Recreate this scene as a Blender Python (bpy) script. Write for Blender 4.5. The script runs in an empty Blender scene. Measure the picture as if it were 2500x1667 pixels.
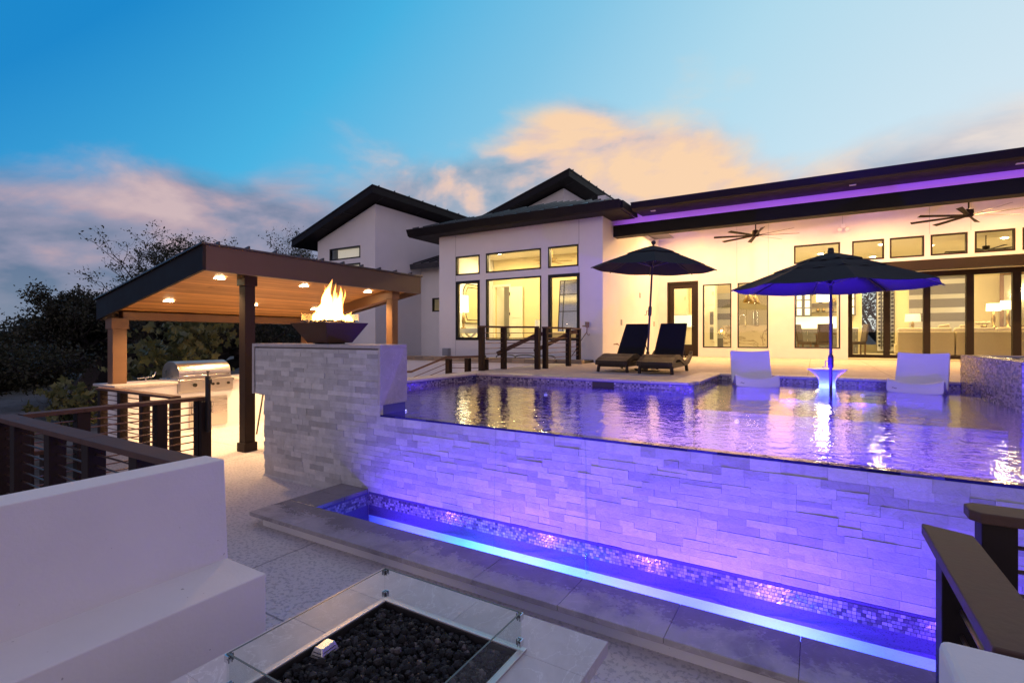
import bpy, math, random
from mathutils import Vector, Matrix
rnd = random.Random(7)
S = bpy.context.scene
R = math.radians

# ------------------------------------------------------------------ node expression helper
class X:
    """a socket (or float) with arithmetic that adds Math nodes"""
    def __init__(s, nt, v): s.nt, s.v = nt, v
    def _m(s, op, *a):
        n = s.nt.nodes.new('ShaderNodeMath'); n.operation = op
        for i, q in enumerate((s,) + a):
            q = q.v if isinstance(q, X) else q
            if isinstance(q, (int, float)): n.inputs[i].default_value = q
            else: s.nt.links.new(q, n.inputs[i])
        return X(s.nt, n.outputs[0])
    def __add__(s, o): return s._m('ADD', o)
    __radd__ = __add__
    def __sub__(s, o): return s._m('SUBTRACT', o)
    def __rsub__(s, o): return X(s.nt, o)._m('SUBTRACT', s)
    def __mul__(s, o): return s._m('MULTIPLY', o)
    __rmul__ = __mul__
    def __truediv__(s, o): return s._m('DIVIDE', o)
    def pow(s, o): return s._m('POWER', o)
    def abs(s): return s._m('ABSOLUTE')
    def max(s, o): return s._m('MAXIMUM', o)
    def min(s, o): return s._m('MINIMUM', o)
    def exp(s): return s._m('EXPONENT')
    def step(s, a, b):
        n = s.nt.nodes.new('ShaderNodeMapRange'); n.interpolation_type = 'SMOOTHSTEP'
        s.nt.links.new(s.v, n.inputs['Value'])
        n.inputs['From Min'].default_value = a; n.inputs['From Max'].default_value = b
        return X(s.nt, n.outputs[0])
def lnk(nt, a, b): nt.links.new(a.v if isinstance(a, X) else a, b)
def mixc(nt, f, a, b, mode='MIX'):
    n = nt.nodes.new('ShaderNodeMix'); n.data_type = 'RGBA'; n.blend_type = mode
    for q, k in ((f, 0), (a, 6), (b, 7)):
        q = q.v if isinstance(q, X) else q
        if isinstance(q, (int, float)): n.inputs[k].default_value = q
        elif isinstance(q, (tuple, list)): n.inputs[k].default_value = (*q, 1)
        else: nt.links.new(q, n.inputs[k])
    return n.outputs[2]
def ramp(nt, f, stops):
    n = nt.nodes.new('ShaderNodeValToRGB'); e = n.color_ramp.elements
    while len(e) < len(stops): e.new(.5)
    for i, (p, c) in enumerate(stops): e[i].position = p; e[i].color = (*c, 1)
    lnk(nt, f, n.inputs[0]); return n.outputs[0]
def noise(nt, vec, scale, detail=4, rough=.55, dist=0, dims='3D'):
    n = nt.nodes.new('ShaderNodeTexNoise'); n.noise_dimensions = dims
    n.inputs['Scale'].default_value = scale; n.inputs['Detail'].default_value = detail
    n.inputs['Roughness'].default_value = rough; n.inputs['Distortion'].default_value = dist
    if vec is not None: lnk(nt, vec, n.inputs['Vector'])
    return X(nt, n.outputs[0])
def mapping(nt, vec, loc=(0, 0, 0), sc=(1, 1, 1), rot=(0, 0, 0)):
    n = nt.nodes.new('ShaderNodeMapping'); lnk(nt, vec, n.inputs[0])
    n.inputs[1].default_value = loc; n.inputs[2].default_value = rot; n.inputs[3].default_value = sc
    return n.outputs[0]

# ------------------------------------------------------------------ camera
cd = bpy.data.cameras.new('camera'); cam = bpy.data.objects.new('camera', cd)
S.collection.objects.link(cam); S.camera = cam
YAW = R(31.03)
cam.location = (0, 0, 1.68); cam.rotation_euler = (R(90), 0, YAW)
cd.sensor_width = 36; cd.lens = 1227 / 2500 * 36; cd.shift_y = -(833.5 - 822.6) / 2500
cd.clip_start = .05; cd.clip_end = 2000

# ------------------------------------------------------------------ sky (dusk), sun, exposure
W_ = bpy.data.worlds.new('World'); S.world = W_; W_.use_nodes = True
def build_world():
    nt = W_.node_tree; nt.nodes.clear()
    out = nt.nodes.new('ShaderNodeOutputWorld'); bg = nt.nodes.new('ShaderNodeBackground')
    nt.links.new(bg.outputs[0], out.inputs[0])
    tc = nt.nodes.new('ShaderNodeTexCoord'); d = tc.outputs['Generated']
    sx = nt.nodes.new('ShaderNodeSeparateXYZ'); nt.links.new(d, sx.inputs[0])
    x, y, z = (X(nt, sx.outputs[i]) for i in range(3))
    # azimuth (degrees, 0 = north-west, clockwise) and elevation (degrees)
    c, s = math.cos(YAW), math.sin(YAW)
    fx, rx = x * -s + y * c, x * c + y * s
    az = rx._m('ARCTAN2', fx) * 57.2958
    el = z.max(-1).min(1)._m('ARCSINE') * 57.2958
    q = (az - 82)._m('MULTIPLY', .0174533)._m('COSINE')          # 1 towards the sunset
    p = (q + .62) * .62 - (el - 20) * .010
    sky = ramp(nt, p, [(0, (.002, .23, .58)), (.20, (.05, .42, .73)), (.42, (.20, .53, .76)), (.64, (.42, .68, .82)), (.92, (.64, .77, .85))])
    hz = (el * -1).step(-14, 2)
    sky = mixc(nt, hz * .75, sky, ramp(nt, q * .5 + .5, [(.15, (.22, .29, .40)), (.5, (.50, .58, .66)), (.95, (.84, .76, .66))]))
    # afterglow on the side away from the lens, lavender overhead
    glow = az.step(56, 95).max(1 - az.step(-125, -80)) * (1 - el.step(25, 70) * .35)
    sky = mixc(nt, glow * .9, sky, (.37, .17, .26))
    back = az.step(100, 140).max(1 - az.step(-140, -100))
    sky = mixc(nt, back * .9, sky, (.29, .27, .40))
    sky = mixc(nt, el.step(36, 62) * .75, sky, (.27, .20, .33))
    nis = nt.nodes.new('ShaderNodeTexSky'); nis.sky_type = 'NISHITA'; nis.sun_disc = False
    nis.sun_elevation = R(8); nis.sun_rotation = SUN_ROT
    sky = mixc(nt, .012, sky, nis.outputs[0], 'ADD')
    # clouds: a noise field in azimuth / elevation, gathered where the banks stand
    cb = nt.nodes.new('ShaderNodeCombineXYZ')
    lnk(nt, az * .055, cb.inputs[0]); lnk(nt, el * .10, cb.inputs[1])
    v = cb.outputs[0]
    n1 = noise(nt, v, 1.2, 9, .53, .3); n2 = noise(nt, mapping(nt, v, (-.11, -.13, 0)), 1.2, 9, .53, .3)
    n3 = noise(nt, mapping(nt, v, (7.3, 2.2, 0), (1, 1.6, 1)), .9, 5, .5)
    def blob(a0, e0, wa, we, k):
        return (((az - a0) * (1 / wa)).pow(2) + ((el - e0) * (1 / we)).pow(2)).__mul__(-1).exp() * k
    bank = blob(-42, 5, 18, 7.8, .80) + blob(-24, 8, 12, 8.6, .70) + blob(-34, 4, 20, 6, .3)
    mid = blob(6, 20.0, 8.5, 5.4, .62) + blob(16, 16.5, 9.0, 7.0, .66) + blob(-6, 16, 10, 4.4, .55) + blob(26, 12, 14, 5.6, .52) + blob(-6, 9, 12, 4.0, .36) + blob(-12, 12.5, 6, 3, .2)
    rt = blob(45, 14.0, 9, 4.4, .85) + blob(60, 10, 14, 5, .4)
    den = n1 + bank + mid + rt + (n3 - .5) * .30
    cov = den.step(.68, 1.12)
    lit = ((n1 - n2) * 2.8 + .44 + (n3 - .5) * .5)
    sun_side = ((az - 2) * .018 + (el - 14) * .035).max(-.35).min(.35)
    warm = ramp(nt, lit + sun_side, [(.08, (.14, .29, .44)), (.40, (.38, .42, .52)), (.64, (.80, .57, .49)), (.92, (1.0, .66, .40))])
    mauve = ramp(nt, lit + (el - 10) * .03, [(.02, (.13, .18, .29)), (.40, (.31, .29, .40)), (.66, (.50, .36, .41)), (.97, (.66, .47, .47))])
    pale = ramp(nt, lit, [(.1, (.40, .45, .55)), (.5, (.66, .62, .64)), (.9, (.95, .80, .68))])
    cc = mixc(nt, az.step(-24, -4), mauve, warm)
    cc = mixc(nt, az.step(26, 40), cc, pale)
    cc = mixc(nt, (el * -1).step(-6.5, -1.0) * .8 * (1 - az.step(-20, 0)), cc, (.20, .25, .34))
    sky = mixc(nt, cov * .92, sky, cc)
    sky = mixc(nt, (el * -1).step(-1, 4), sky, (.05, .05, .06))
    nt.links.new(sky, bg.inputs[0]); bg.inputs[1].default_value = 1.0
SUN_AZ = 178.0          # degrees clockwise from +Y
SUN_ROT = R(SUN_AZ)
build_world()
sl = bpy.data.lights.new('sun', 'SUN'); so = bpy.data.objects.new('sun', sl); S.collection.objects.link(so)
sl.energy = .30; sl.angle = R(28); sl.color = (1, .80, .82)
sd = Vector((math.sin(SUN_ROT) * math.cos(R(8)), math.cos(SUN_ROT) * math.cos(R(8)), math.sin(R(8))))
so.rotation_euler = sd.to_track_quat('Z', 'Y').to_euler(); so.location = (20, 10, 20)
S.view_settings.view_transform = 'Standard'; S.view_settings.look = 'None'
S.view_settings.exposure = 0; S.view_settings.gamma = 1
S.render.engine = 'CYCLES'
cy = S.cycles
cy.use_denoising = True; cy.caustics_reflective = False; cy.caustics_refractive = False
cy.max_bounces = 8; cy.diffuse_bounces = 4; cy.glossy_bounces = 4; cy.transparent_max_bounces = 24
cy.sample_clamp_indirect = 4; cy.blur_glossy = .5
try: cy.denoiser = 'OPENIMAGEDENOISE'; cy.use_light_tree = True
except Exception: pass

# ------------------------------------------------------------------ materials
MATS = {}
def mat(name): 
    m = bpy.data.materials.new(name); m.use_nodes = True; nt = m.node_tree
    return m, nt, nt.nodes['Principled BSDF'], nt.nodes['Material Output']
def objco(nt): return nt.nodes.new('ShaderNodeTexCoord').outputs['Object']
def wpos(nt): return nt.nodes.new('ShaderNodeNewGeometry').outputs['Position']
def bump(nt, b, h, st=.3, dist=.01):
    n = nt.nodes.new('ShaderNodeBump'); n.inputs['Strength'].default_value = st; n.inputs['Distance'].default_value = dist
    lnk(nt, h, n.inputs['Height']); nt.links.new(n.outputs[0], b.inputs['Normal']); return n
def rpi(nt): return X(nt, nt.nodes.new('ShaderNodeNewGeometry').outputs['Random Per Island'])
def simple(name, col, rough=.6, metal=0, var=.15, sc=6, bst=.15, bsc=80, bd=.004, spec=.5, stretch=(1, 1, 1), island=0):
    if name in MATS: return MATS[name]
    m, nt, b, o = mat(name); co = wpos(nt)
    n = noise(nt, mapping(nt, co, (0, 0, 0), stretch), sc, 5, .6)
    c = mixc(nt, n, tuple(k * (1 - var) for k in col), tuple(min(1, k * (1 + var)) for k in col))
    if island:
        r = rpi(nt); c = mixc(nt, r, c, tuple(min(1, k * (1 - island)) for k in col))
    nt.links.new(c, b.inputs['Base Color'])
    lnk(nt, n * .25 + (rough - .12), b.inputs['Roughness'])
    b.inputs['Metallic'].default_value = metal; b.inputs['Specular IOR Level'].default_value = spec
    if bst: bump(nt, b, noise(nt, mapping(nt, co, (0, 0, 0), stretch), bsc, 3, .6), bst, bd)
    MATS[name] = m; return m
def emit(name, col, st):
    if name in MATS: return MATS[name]
    m, nt, b, o = mat(name); b.inputs['Base Color'].default_value = (.8, .8, .8, 1)
    b.inputs['Emission Color'].default_value = (*col, 1); b.inputs['Emission Strength'].default_value = st
    MATS[name] = m; return m

M = {}
M['stucco'] = simple('white_stucco', (.83, .82, .83), .85, 0, .05, 2.5, .45, 38, .008, .2)
M['stucco_smooth'] = simple('smooth_stucco', (.74, .72, .72), .85, 0, .09, 2.2, .35, 55, .004, .2)
_b = M['stucco_smooth'].node_tree; _p = _b.nodes['Principled BSDF']; _o = _p.inputs['Base Color'].links[0].from_socket
_pit = noise(_b, wpos(_b), 38, 1, .4).step(.795, .81)
_st = noise(_b, mapping(_b, wpos(_b), (2, 5, 1), (1, 1, .22)), 3.0, 6, .65).step(.58, .80)
_b.links.new(mixc(_b, _st * .14, mixc(_b, _pit * .6, _o, (.25, .22, .22)), (.45, .42, .43)), _p.inputs['Base Color'])
M['cream'] = simple('cream_paint', (.70, .60, .38), .8, 0, .03, 2, 0)
M['ceil'] = simple('ceiling_paint', (.80, .76, .66), .8, 0, .03, 2, 0)
M['purlin'] = simple('white_soffit_wall', (.72, .70, .72), .8, 0, .03, 2, 0)
M['roof'] = simple('charcoal_metal_roof', (.075, .078, .088), .36, .6, .2, 3, .08, 20)
M['fascia'] = simple('dark_fascia', (.013, .012, .014), .6, 0, .2, 4, .05, 60, .004, .18)
M['brownfascia'] = simple('brown_painted_fascia', (.062, .042, .038), .42, 0, .12, 4, .06, 60)
M['blackframe'] = simple('black_aluminium', (.012, .012, .013), .4, .3, .2, 5, 0)
M['bronze'] = simple('dark_bronze_frame', (.022, .014, .010), .6, 0, .2, 5, 0, 80, .004, .2)
M['darkpost'] = simple('dark_stained_post', (.022, .0135, .0115), .6, 0, .3, 5, .15, 60, .004, .2, (1, 1, .15))
M['railwood'] = simple('weathered_rail_board', (.085, .045, .033), .62, 0, .5, 7, .3, 40, .004, .3, (1, 1, 1))
M['rod'] = simple('steel_rod', (.16, .10, .085), .35, .8, .2, 8, 0)
M['chrome'] = simple('brushed_steel', (.62, .60, .58), .28, 1, .1, 4, .05, 60, .002, .5, (1, .05, 1))
M['clip'] = simple('polished_clip', (.7, .7, .72), .22, 1, .05, 10, 0)
M['black'] = simple('black_plastic', (.012, .012, .014), .45, 0, .2, 8, 0)
M['canvas'] = simple('black_canvas', (.022, .022, .025), .85, 0, .2, 20, .2, 300, .002, .2)
M['white'] = simple('white_resin', (.80, .80, .82), .35, 0, .02, 4, 0)
M['knob'] = simple('dark_knob', (.05, .045, .04), .3, .7, .2, 8, 0)
M['ivory'] = simple('ivory_fabric', (.62, .52, .36), .9, 0, .1, 12, .2, 200, .003, .2)
M['darkfab'] = simple('brown_upholstery', (.10, .07, .05), .85, 0, .2, 12, .15, 200)
M['cabwhite'] = simple('white_cabinet', (.80, .76, .66), .45, 0, .02, 3, 0)
M['cabdark'] = simple('grey_cabinet', (.12, .11, .10), .4, 0, .06, 3, 0)
M['fridge'] = simple('bronze_panel', (.26, .22, .15), .35, .3, .06, 2, 0)
M['bandA'] = simple('grey_band', (.16, .145, .14), .4, 0, .05, 2, 0)
M['bandB'] = simple('silver_band', (.50, .48, .44), .35, .3, .05, 2, 0)
M['wood'] = simple('walnut', (.17, .09, .045), .5, 0, .3, 5, .1, 50, .003, .4, (1, .1, 1))
M['gold'] = simple('aged_brass', (.35, .24, .10), .35, .9, .2, 8, 0)
M['limestone'] = simple('limestone_edging', (.36, .29, .22), .85, 0, .3, 6, .5, 25, .01, .2, (1, 1, 1), .3)
M['bark'] = simple('oak_bark', (.022, .018, .016), .9, 0, .3, 6, .4, 30)
M['tilebrick'] = None
M['firebowl'] = simple('dark_hammered_metal', (.075, .034, .018), .6, 0, .2, 6, .05, 60)
M['lava'] = simple('lava_rock', (.012, .011, .012), .8, 0, .5, 30, .8, 60, .008, .35, (1, 1, 1), .6)
def m_lava():
    m, nt, b, o = mat('lava_stones'); r = rpi(nt); co = wpos(nt)
    c = ramp(nt, r, [(0, (.006, .006, .007)), (.7, (.016, .015, .016)), (.93, (.035, .030, .030)), (.985, (.10, .085, .085)), (1, (.16, .14, .14))])
    nt.links.new(c, b.inputs['Base Color']); lnk(nt, 1 - r * .55, b.inputs['Roughness']); bump(nt, b, noise(nt, co, 160, 4, .7), .9, .004); return m
M['lava'] = m_lava()
M['gasket'] = simple('pit_liner', (.02, .018, .018), .6, 0, .2, 8, 0)
M['dirt'] = None
M['hose'] = simple('black_hose', (.02, .02, .02), .5, 0, .1, 8, 0)
M['util'] = simple('grey_utility_box', (.33, .34, .36), .6, 0, .08, 5, 0)
M['copper'] = simple('brass_valve', (.30, .22, .15), .4, .8, .2, 20, 0)

def m_wood_ceiling():
    m, nt, b, o = mat('cedar_boards'); co = wpos(nt)
    sp = nt.nodes.new('ShaderNodeSeparateXYZ'); nt.links.new(co, sp.inputs[0])
    bx = X(nt, sp.outputs[0]) * 8.0
    fr = bx._m('FRACT'); idx = bx._m('FLOOR')
    cb = nt.nodes.new('ShaderNodeCombineXYZ'); lnk(nt, idx * 3.7, cb.inputs[0]); lnk(nt, X(nt, sp.outputs[1]) * .8, cb.inputs[1]); lnk(nt, bx * 1.2, cb.inputs[2])
    g = noise(nt, cb.outputs[0], 2.6, 6, .6, .8)
    c = ramp(nt, g, [(.25, (.36, .175, .06)), (.55, (.52, .28, .10)), (.8, (.62, .37, .16))])
    ci = nt.nodes.new('ShaderNodeTexWhiteNoise'); ci.noise_dimensions = '1D'; lnk(nt, idx, ci.inputs['W'])
    c = mixc(nt, 1.0, c, ramp(nt, X(nt, ci.outputs[0]), [(0, (.62, .58, .52)), (.5, (.88, .86, .82)), (1, (1.25, 1.2, 1.1))]), 'MULTIPLY')
    kn = noise(nt, mapping(nt, co, (0, 0, 0), (7, 2.2, 7)), 1.2, 2, .5).step(.70, .78)
    c = mixc(nt, kn * .8, c, (.12, .05, .02))
    gap = 1 - fr.step(0, .09) * (1 - fr.step(.93, 1))
    c = mixc(nt, gap * .9, c, (.05, .022, .01))
    nt.links.new(c, b.inputs['Base Color']); b.inputs['Roughness'].default_value = .55
    bump(nt, b, 1 - gap, .5, .006); return m
M['cedar'] = m_wood_ceiling()

def m_ledger():
    m, nt, b, o = mat('split_face_stone'); co = wpos(nt); r = rpi(nt)
    base = ramp(nt, r, [(0, (.44, .43, .43)), (.25, (.55, .54, .53)), (.7, (.64, .63, .62)), (1, (.74, .72, .70))])
    n = noise(nt, co, 9, 7, .65, .4); base = mixc(nt, .55, base, ramp(nt, n, [(.25, (.62, .61, .60)), (.6, (1, 1, 1)), (.9, (.95, .93, .88))]), 'MULTIPLY')
    st = noise(nt, mapping(nt, co, (3, 1, 2), (.6, .6, 1.8)), 2.2, 5, .6).step(.60, .78)
    base = mixc(nt, st * .45, base, (.42, .36, .27))
    dr = noise(nt, mapping(nt, co, (0, 0, 0), (14, 14, .7)), 1.0, 3, .5).step(.56, .75)
    base = mixc(nt, dr * .18, base, (.30, .30, .31))
    nt.links.new(base, b.inputs['Base Color']); b.inputs['Roughness'].default_value = .62
    bump(nt, b, noise(nt, co, 30, 8, .72, .3), .8, .016); return m
M['ledger'] = m_ledger()

def m_slate(name, base, dark, wet, seed, gloss=.5):
    m, nt, b, o = mat(name); co = mapping(nt, wpos(nt), (seed, seed * .7, 0)); r = rpi(nt)
    n = noise(nt, co, 2.4, 9, .62, 1.2); n2 = noise(nt, mapping(nt, co, (5, 3, 0)), 14, 6, .7, .5)
    c = ramp(nt, n * .75 + n2 * .25, [(.3, dark), (.52, base), (.8, tuple(min(1, k * 1.28) for k in base))])
    vein = (noise(nt, mapping(nt, co, (2, 9, 0)), 3.2, 6, .6, 2.2) - .5).abs()
    c = mixc(nt, (1 - vein.step(0, .018)) * .4, c, tuple(min(1, k * 1.7) for k in base))
    c = mixc(nt, r * .45, c, dark)
    if wet:
        w = noise(nt, mapping(nt, co, (1, 4, 0)), 2.2, 8, .62, .6); sp = noise(nt, co, 42, 3, .6)
        ps = nt.nodes.new('ShaderNodeSeparateXYZ'); nt.links.new(wpos(nt), ps.inputs[0])
        side = ((X(nt, ps.outputs[1]) - 2.80) * 1.15).min(.28)          # splashed from the trough side
        wt = (w + (sp - .5) * .34 + side).step(wet - .07, wet + .12)
        c = mixc(nt, wt * .7, c, tuple(k * .62 for k in dark))
        lnk(nt, gloss - wt * (gloss - .16), b.inputs['Roughness'])
    else: b.inputs['Roughness'].default_value = gloss
    nt.links.new(c, b.inputs['Base Color'])
    bump(nt, b, n2, .25, .004); return m
M['coping'] = m_slate('wet_slate_coping', (.44, .395, .39), (.17, .15, .158), .50, 1.0)
M['tabletop'] = m_slate('veined_stone_top', (.62, .58, .59), (.47, .43, .43), 0, 4.0, .42)
M['plinthstone'] = m_slate('honed_stone_slab', (.50, .46, .45), (.36, .33, .32), 0, 9.0, .38)

def m_deck(name, base, spot, spotlo, spothi, ssc, joint=None, wet=0):
    m, nt, b, o = mat(name); co = wpos(nt)
    n = noise(nt, co, ssc, 5, .58, .25); bl = noise(nt, co, 1.1, 5, .6)
    f = n.step(spotlo, spothi)
    c = mixc(nt, f, spot, base)
    c = mixc(nt, .5, c, ramp(nt, bl, [(.3, (.78, .76, .74)), (.6, (1, 1, 1))]), 'MULTIPLY')
    h = f
    if joint:
        sp = nt.nodes.new('ShaderNodeSeparateXYZ'); nt.links.new(co, sp.inputs[0]); g = None
        for k, off, per in joint:
            fr = ((X(nt, sp.outputs[k]) + off) * (1 / per))._m('FRACT')
            j = 1 - ((fr - .5).abs() * -1 + .5).step(0, .011 / per)
            g = j if g is None else g.max(j)
        c = mixc(nt, g * .75, c, tuple(k * .35 for k in spot)); h = h - g * 2
    nt.links.new(c, b.inputs['Base Color']); b.inputs['Roughness'].default_value = .72
    if wet:
        w = noise(nt, mapping(nt, co, (3, 8, 0)), .8, 6, .6).step(.60, .66)
        lnk(nt, .72 - w * .5, b.inputs['Roughness'])
    b.inputs['Specular IOR Level'].default_value = .4
    bump(nt, b, h, .5, .006); return m
M['terrace'] = m_deck('knockdown_concrete', (.66, .605, .575), (.49, .45, .44), .42, .48, 36, [(0, .2, 3.3), (1, .75, 2.6)], 1)
M['deck'] = m_deck('tan_deck', (.56, .50, .44), (.48, .42, .36), .38, .6, 9, [(0, .1, 1.22), (1, .3, 1.22)])
M['tilefloor'] = m_deck('interior_floor', (.55, .47, .34), (.50, .43, .31), .3, .7, 2, None)

def m_mosaic(name, stops, rough=.18):
    m, nt, b, o = mat(name); r = rpi(nt); co = wpos(nt)
    c = ramp(nt, r, stops); c = mixc(nt, .35, c, ramp(nt, noise(nt, co, 60, 4, .6, 1), [(.3, (.4, .4, .45)), (.7, (1, 1, 1))]), 'MULTIPLY')
    nt.links.new(c, b.inputs['Base Color']); lnk(nt, r * .25 + rough, b.inputs['Roughness'])
    return m
M['mosaic'] = m_mosaic('iridescent_mosaic', [(0, (.09, .08, .11)), (.25, (.16, .14, .18)), (.55, (.26, .24, .29)), (.85, (.40, .38, .42)), (1, (.54, .53, .57))])
M['spatile'] = m_mosaic('glass_brick_tile', [(0, (.14, .12, .16)), (.4, (.26, .22, .26)), (.75, (.40, .35, .37)), (1, (.60, .55, .55))], .15)
EDGE = M['edgetile'] = m_mosaic('violet_lit_edge_tile', [(0, (.015, .012, .08)), (.6, (.04, .035, .22)), (1, (.10, .09, .42))], .55)  # violet light of the pool put into the tile colour
EDGE.node_tree.nodes['Principled BSDF'].inputs['Specular IOR Level'].default_value = .05
M['grout'] = simple('grout', (.34, .32, .36), .8, 0, .1, 8, .1, 90)
def m_plaster(name, col, sp):
    m, nt, b, o = mat(name); co = wpos(nt)
    n = noise(nt, co, 130, 2, .5).step(.58, .66)
    nt.links.new(mixc(nt, n * sp, col, tuple(k * .35 for k in col)), b.inputs['Base Color'])
    b.inputs['Roughness'].default_value = .7; return m
M['pebble'] = m_plaster('speckled_plaster', (.10, .07, .20), .8)
M['aqua'] = m_plaster('cyan_lit_plaster', (.42, .88, .92), .15)  # cyan glow of the lit trough water put into the plaster colour
M['poolblue'] = m_plaster('blue_pool_plaster', (.13, .12, .42), .3)

def m_glass(name, tint=(.93, .96, .94), k=1.0):
    m, nt, b, o = mat(name); nt.nodes.remove(b)
    t = nt.nodes.new('ShaderNodeBsdfTransparent'); t.inputs[0].default_value = (*tint, 1)
    g = nt.nodes.new('ShaderNodeBsdfGlossy'); g.inputs['Roughness'].default_value = .01
    fr = nt.nodes.new('ShaderNodeFresnel'); fr.inputs[0].default_value = 1.45
    bf = X(nt, nt.nodes.new('ShaderNodeNewGeometry').outputs['Backfacing'])
    mx = nt.nodes.new('ShaderNodeMixShader'); lnk(nt, X(nt, fr.outputs[0]).min(.9) * k * (1 - bf), mx.inputs[0])
    nt.links.new(t.outputs[0], mx.inputs[1]); nt.links.new(g.outputs[0], mx.inputs[2]); nt.links.new(mx.outputs[0], o.inputs[0]); return m
M['glass'] = m_glass('window_glass'); M['tabglass'] = m_glass('guard_glass', (.93, .955, .95))
M['glassedge'] = simple('green_glass_edge', (.10, .13, .125), .35, 0, .1, 5, 0)

def m_water(name, tint, sc, st, dist, flow=(1, 1, 1), ior=1.33, gain=1.0):
    m, nt, b, o = mat(name); nt.nodes.remove(b); co = mapping(nt, wpos(nt), (0, 0, 0), flow)
    t = nt.nodes.new('ShaderNodeBsdfTransparent'); t.inputs[0].default_value = (*tint, 1)
    g = nt.nodes.new('ShaderNodeBsdfGlossy'); g.inputs['Roughness'].default_value = .035
    h = noise(nt, co, sc, 3, .5, .4) + noise(nt, mapping(nt, co, (4, 1, 0), (1, 1, 1), (0, 0, .6)), sc * 3.1, 2, .5, .3) * .28 + noise(nt, co, sc * .28, 2, .5) * 1.2
    bn = nt.nodes.new('ShaderNodeBump'); bn.inputs['Strength'].default_value = st; bn.inputs['Distance'].default_value = dist
    lnk(nt, h, bn.inputs['Height'])
    fr = nt.nodes.new('ShaderNodeFresnel'); fr.inputs[0].default_value = ior
    nt.links.new(bn.outputs[0], fr.inputs['Normal']); nt.links.new(bn.outputs[0], g.inputs['Normal'])
    bf = X(nt, nt.nodes.new('ShaderNodeNewGeometry').outputs['Backfacing'])
    mx = nt.nodes.new('ShaderNodeMixShader'); lnk(nt, (X(nt, fr.outputs[0]) * gain).min(.9) * (1 - bf), mx.inputs[0])
    nt.links.new(t.outputs[0], mx.inputs[1]); nt.links.new(g.outputs[0], mx.inputs[2]); nt.links.new(mx.outputs[0], o.inputs[0]); return m
M['water'] = m_water('rippled_pool_water', (.60, .48, .97), 8, 1.0, .0056, ior=1.7, gain=1.55)
M['troughwater'] = m_water('trough_water', (.80, .88, .98), 9, 1.0, .008)

def m_leaf(name, c1, c2, rough=.5):
    m, nt, b, o = mat(name); r = rpi(nt)
    nt.links.new(mixc(nt, r, c1, c2), b.inputs['Base Color']); b.inputs['Roughness'].default_value = rough
    b.inputs['Specular IOR Level'].default_value = .3
    t = nt.nodes.new('ShaderNodeBsdfTranslucent'); nt.links.new(mixc(nt, r, c1, c2), t.inputs[0])
    mx = nt.nodes.new('ShaderNodeMixShader'); mx.inputs[0].default_value = .25
    nt.links.new(b.outputs[0], mx.inputs[1]); nt.links.new(t.outputs[0], mx.inputs[2]); nt.links.new(mx.outputs[0], o.inputs[0]); return m
M['oakleaf'] = m_leaf('oak_leaves', (.024, .030, .015), (.065, .066, .032))
M['oakleafdark'] = m_leaf('dark_oak_leaves', (.020, .023, .014), (.055, .056, .030))
M['sycleaf'] = m_leaf('sycamore_leaves', (.07, .085, .03), (.17, .17, .07))
def m_ground():
    m, nt, b, o = mat('dry_ground'); co = wpos(nt)
    n = noise(nt, co, .35, 7, .62); n2 = noise(nt, co, 6, 5, .7)
    c = ramp(nt, n * .7 + n2 * .3, [(.35, (.035, .034, .026)), (.5, (.07, .062, .05)), (.62, (.15, .135, .125))])
    nt.links.new(c, b.inputs['Base Color']); b.inputs['Roughness'].default_value = .95
    bump(nt, b, n2, .6, .05); return m
M['ground'] = m_ground()
def m_wicker():
    m, nt, b, o = mat('dark_wicker'); co = wpos(nt)
    w = nt.nodes.new('ShaderNodeTexWave'); w.inputs['Scale'].default_value = 26; w.bands_direction = 'X'; lnk(nt, co, w.inputs[0])
    w2 = nt.nodes.new('ShaderNodeTexWave'); w2.inputs['Scale'].default_value = 22; w2.bands_direction = 'DIAGONAL'; lnk(nt, co, w2.inputs[0])
    h = X(nt, w.outputs[1]) * X(nt, w2.outputs[1])
    nt.links.new(mixc(nt, h, (.010, .006, .005), (.042, .024, .016)), b.inputs['Base Color'])
    b.inputs['Roughness'].default_value = .5; bump(nt, b, h, .8, .006); return m
M['wicker'] = m_wicker()
M['sling'] = simple('black_sling', (.011, .011, .013), .8, 0, .2, 30, .2, 250, .002, .2)
def m_marble():
    m, nt, b, o = mat('white_marble'); co = wpos(nt)
    v = (noise(nt, co, .9, 5, .6, 1.6) - .5).abs()
    nt.links.new(mixc(nt, 1 - v.step(0, .03), (.74, .66, .50), (.36, .28, .18)), b.inputs['Base Color']); b.inputs['Roughness'].default_value = .3; return m
M['marble'] = m_marble()
M['lampwarm'] = emit('lit_lens', (1, .80, .50), 60)
M['shade'] = emit('lit_lamp_shade', (1, .80, .48), 2.6)
M['shadedim'] = emit('dim_lamp_shade', (1, .78, .42), .45)
M['poollamp'] = emit('pool_lamp_lens', (.50, .60, 1), 3)
M['glowpanel'] = emit('self_glowing_panel', (1, .86, .60), 1.1)  # glow put into backsplashes and cabinet panels in place of lamps
def m_flame():
    m, nt, b, o = mat('flame_gas'); nt.nodes.remove(b)
    v = nt.nodes.new('ShaderNodeEmission'); v.inputs[0].default_value = (1, .40, .075, 1)
    tc = objco(nt); sp = nt.nodes.new('ShaderNodeSeparateXYZ'); nt.links.new(tc, sp.inputs[0])
    v.inputs[1].default_value = 260
    nt.links.new(v.outputs[0], o.inputs['Volume']); return m
M['flame'] = m_flame()

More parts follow.
